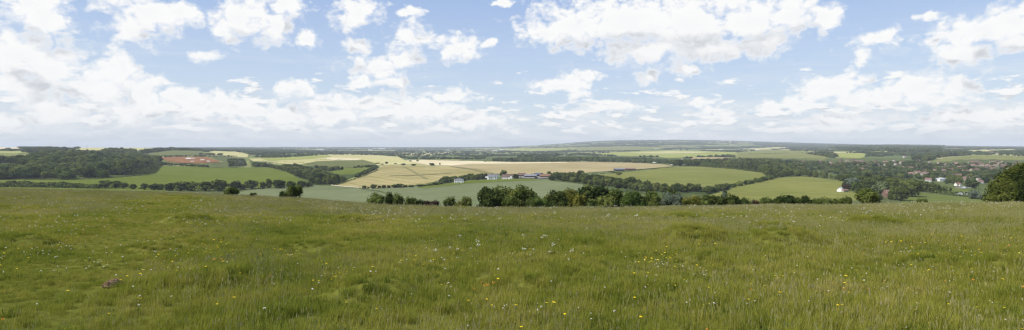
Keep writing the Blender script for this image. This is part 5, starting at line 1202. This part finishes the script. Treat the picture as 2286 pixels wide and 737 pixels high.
tc = N(nt, 'ShaderNodeTexCoord'); sp = N(nt, 'ShaderNodeSeparateXYZ'); L(nt, tc.outputs['Generated'], sp.inputs[0])
az = math_(nt, 'ARCTAN2', sp.outputs[0], sp.outputs[1])
hz = math_(nt, 'SQRT', math_(nt, 'ADD', math_(nt, 'MULTIPLY', sp.outputs[0], sp.outputs[0]), math_(nt, 'MULTIPLY', sp.outputs[1], sp.outputs[1])))
el = math_(nt, 'DIVIDE', sp.outputs[2], math_(nt, 'MAXIMUM', hz, 0.02))
pc = N(nt, 'ShaderNodeCombineXYZ'); L(nt, az, pc.inputs[0]); L(nt, el, pc.inputs[1])
def fb(vec, scale, detail, rough, dist=0.0):
    mpn = N(nt, 'ShaderNodeMapping'); mpn.inputs['Scale'].default_value = scale; L(nt, vec, mpn.inputs[0])
    return noise(nt, mpn.outputs[0], 1.0, detail, rough, dist)
w1 = fb(pc.outputs[0], (20, 24, 1), 3, 0.5)
warp = N(nt, 'ShaderNodeVectorMath', operation='MULTIPLY_ADD'); wsub = N(nt, 'ShaderNodeVectorMath', operation='SUBTRACT'); L(nt, w1.outputs['Color'], wsub.inputs[0]); wsub.inputs[1].default_value = (.5, .5, .5)
L(nt, wsub.outputs[0], warp.inputs[0]); warp.inputs[1].default_value = (.044, .030, 0); L(nt, pc.outputs[0], warp.inputs[2])
w2 = fb(pc.outputs[0], (70, 85, 1), 3, 0.5); warp0 = warp
warp = N(nt, 'ShaderNodeVectorMath', operation='MULTIPLY_ADD'); ws2 = N(nt, 'ShaderNodeVectorMath', operation='SUBTRACT'); L(nt, w2.outputs['Color'], ws2.inputs[0]); ws2.inputs[1].default_value = (.5, .5, .5)
L(nt, ws2.outputs[0], warp.inputs[0]); warp.inputs[1].default_value = (.020, .013, 0); L(nt, warp0.outputs[0], warp.inputs[2])
def field(off):
    if off is None: p = warp.outputs[0]; q = pc.outputs[0]
    else:
        a = N(nt, 'ShaderNodeVectorMath', operation='ADD'); L(nt, warp.outputs[0], a.inputs[0]); a.inputs[1].default_value = off; p = a.outputs[0]
        b = N(nt, 'ShaderNodeVectorMath', operation='ADD'); L(nt, pc.outputs[0], b.inputs[0]); b.inputs[1].default_value = off; q = b.outputs[0]
    c = N(nt, 'ShaderNodeGroup'); c.node_tree = CG; L(nt, p, c.inputs[0])
    nz = fb(q, (34, 46, 1), 7, 0.58); nz2 = fb(q, (92, 120, 1), 4, 0.6)
    def vor(sx, sy):
        mpn = N(nt, 'ShaderNodeMapping'); mpn.inputs['Scale'].default_value = (sx, sy, 1); L(nt, p, mpn.inputs[0])
        v = N(nt, 'ShaderNodeTexVoronoi', voronoi_dimensions='2D', feature='F1', inp={'Scale': 1.0, 'Randomness': 1.0}); L(nt, mpn.outputs[0], v.inputs['Vector'])
        return math_(nt, 'SUBTRACT', 0.42, v.outputs['Distance'])
    bl = math_(nt, 'ADD', math_(nt, 'MULTIPLY', vor(36, 48), .42), math_(nt, 'MULTIPLY', vor(82, 104), .22))
    n_ = math_(nt, 'ADD', math_(nt, 'ADD', math_(nt, 'MULTIPLY', math_(nt, 'SUBTRACT', nz.outputs[0], 0.5), .8), bl), math_(nt, 'MULTIPLY', math_(nt, 'SUBTRACT', nz2.outputs[0], 0.5), 0.40))
    return c.outputs[0], n_
B0, n0 = field(None); B1, n1 = field((-0.010, 0.036, 0))
# the low deck that fills the last degrees over the horizon
lz = fb(pc.outputs[0], (13, 62, 1), 6, 0.60, 0.3)
lband = N(nt, 'ShaderNodeMapRange', interpolation_type='SMOOTHSTEP'); L(nt, el, lband.inputs[0]); lband.inputs[1].default_value = 0.115; lband.inputs[2].default_value = 0.025; lband.inputs[3].default_value = -0.50; lband.inputs[4].default_value = 0.34
low = math_(nt, 'ADD', math_(nt, 'MULTIPLY', math_(nt, 'SUBTRACT', lz.outputs[0], .5), 2.2), lband.outputs[0])
d0 = math_(nt, 'ADD', B0, math_(nt, 'MULTIPLY', n0, 1.75))
rel = math_(nt, 'MULTIPLY', math_(nt, 'SUBTRACT', n1, n0), 0.30)
def ss(v, a, b, lo=0.0, hi=1.0):
    m = N(nt, 'ShaderNodeMapRange', interpolation_type='SMOOTHSTEP'); L(nt, v, m.inputs[0]); m.inputs[1].default_value = a; m.inputs[2].default_value = b; m.inputs[3].default_value = lo; m.inputs[4].default_value = hi; return m.outputs[0]
frag = fb(warp.outputs[0], (15, 26, 1), 6, 0.62)
frag = math_(nt, 'MULTIPLY', ss(frag.outputs[0], .56, .74), math_(nt, 'MULTIPLY', ss(d0, -1.1, -.1), .65))
alpha = math_(nt, 'MAXIMUM', ss(d0, -0.28, 0.56), frag)
alow = math_(nt, 'MULTIPLY', ss(low, 0.02, 0.50), 0.62)
# small cumulus ranked over one another in the lowest degrees
s0 = fb(pc.outputs[0], (21, 66, 1), 6, 0.56, 0.2)
po = N(nt, 'ShaderNodeVectorMath', operation='ADD'); L(nt, pc.outputs[0], po.inputs[0]); po.inputs[1].default_value = (-0.004, 0.0065, 0)
s1 = fb(po.outputs[0], (21, 66, 1), 6, 0.56, 0.2)
sb = N(nt, 'ShaderNodeMapRange', interpolation_type='SMOOTHSTEP'); L(nt, el, sb.inputs[0]); sb.inputs[1].default_value = 0.15; sb.inputs[2].default_value = 0.045; sb.inputs[3].default_value = -0.18; sb.inputs[4].default_value = -0.005
asml = math_(nt, 'MULTIPLY', ss(math_(nt, 'ADD', s0.outputs[0], sb.outputs[0]), .48, .60), ss(el, .012, .03, 0.25, 1.0))
ssh = ss(math_(nt, 'SUBTRACT', s1.outputs[0], s0.outputs[0]), -.06, .07)
sc_ = ramp(nt, ssh, [(0.0, (9.75, 9.75, 9.7)), (0.45, (9.1, 9.2, 9.3)), (1.0, (6.7, 7.0, 7.4))])
# wisps: thin veil on the right half
vz = fb(pc.outputs[0], (5, 46, 1), 5, 0.6, 0.6); veil = math_(nt, 'MULTIPLY', ss(vz.outputs[0], .45, .8), math_(nt, 'MULTIPLY', ss(el, .22, .06), .55))
# light and shade inside the cloud: how much more cloud lies towards the light
lit = math_(nt, 'ADD', math_(nt, 'SUBTRACT', B1, B0), rel)
shade = ss(lit, -0.35, 0.42, 0.0, 1.0)
thick = ss(d0, 0.05, 0.75)
sh = math_(nt, 'MULTIPLY', shade, math_(nt, 'MULTIPLY_ADD', thick, 0.75, 0.25))
sh = math_(nt, 'MAXIMUM', sh, math_(nt, 'MULTIPLY', ss(B0, .50, 1.0), math_(nt, 'MULTIPLY_ADD', shade, .5, .22)))
cc = ramp(nt, sh, [(0.0, (9.8, 9.8, 9.75)), (0.32, (9.3, 9.35, 9.4)), (0.62, (7.95, 8.12, 8.38)), (1.0, (6.25, 6.52, 6.95))])
lc = ramp(nt, fb(pc.outputs[0], (11, 75, 1), 5, 0.6).outputs[0], [(0.3, (7.3, 7.6, 8.0)), (0.5, (8.3, 8.5, 8.75)), (0.68, (9.5, 9.55, 9.6))])
# blue sky, paler towards the horizon as summer air is
blue = ramp(nt, math_(nt, 'MULTIPLY', el, 4.0), [(0.0, (7.4, 8.1, 9.2)), (0.25, (6.8, 7.95, 9.5)), (0.55, (5.7, 7.1, 9.4)), (1.0, (4.1, 5.6, 8.9))])
skymix = mixc(nt, 0.25, blue.outputs[0], sky.outputs[0])
c = mixc(nt, veil, skymix, (8.6, 8.8, 9.1))
c = mixc(nt, alow, c, lc.outputs[0])
c = mixc(nt, asml, c, sc_.outputs[0])
c = mixc(nt, alpha, c, cc.outputs[0])
L(nt, c, bg.inputs[0]); L(nt, bg.outputs[0], out.inputs[0])
W.cycles.sampling_method = 'MANUAL'; W.cycles.sample_map_resolution = 256

sl = bpy.data.lights.new('sun', 'SUN'); sl.energy = 4.9; sl.angle = math.radians(0.53); sl.color = (1.0, 0.95, 0.86)
so = link('sun', sl)
dirv = Vector((math.sin(SUN_AZ) * math.cos(SUN_EL), math.cos(SUN_AZ) * math.cos(SUN_EL), math.sin(SUN_EL)))
so.rotation_euler = dirv.to_track_quat('Z', 'Y').to_euler(); so.location = dirv * 300

# ------------------------------------------------------------------ the air
HAZE = True
if HAZE:
    m, hnt, hout = new_mat('summer_haze')
    pv = N(hnt, 'ShaderNodeVolumePrincipled'); pv.inputs['Color'].default_value = (0.90, 0.955, 1.0, 1); pv.inputs['Density'].default_value = 6.5e-5; pv.inputs['Anisotropy'].default_value = 0.0
    L(hnt, pv.outputs[0], hout.inputs['Volume'])
    hb = MB().box(-22500, 22500, -400, 23000, -120, 130).build('haze', m); tag(hb, kind='stuff', label='thin blue summer haze over the valley')

# ------------------------------------------------------------------ camera
cam = bpy.data.cameras.new('camera'); co = link('camera', cam); co.location = (0, 0, 0); co.rotation_euler = (PI / 2, 0, 0)
cam.sensor_width = 36; cam.lens = 36 * F / 2286; cam.shift_y = -(368.5 - CY) / 2286; cam.clip_start = 0.1; cam.clip_end = 60000
SC.camera = co
SC.view_settings.view_transform = 'Standard'; SC.view_settings.look = 'None'; SC.view_settings.exposure = 0.16; SC.view_settings.gamma = 1.0
SC.cycles.max_bounces = 5; SC.cycles.diffuse_bounces = 2; SC.cycles.transmission_bounces = 2; SC.cycles.volume_bounces = 0; SC.cycles.caustics_reflective = False; SC.cycles.caustics_refractive = False
SC.cycles.use_denoising = True; SC.cycles.use_adaptive_sampling = False; SC.cycles.filter_width = 1.3
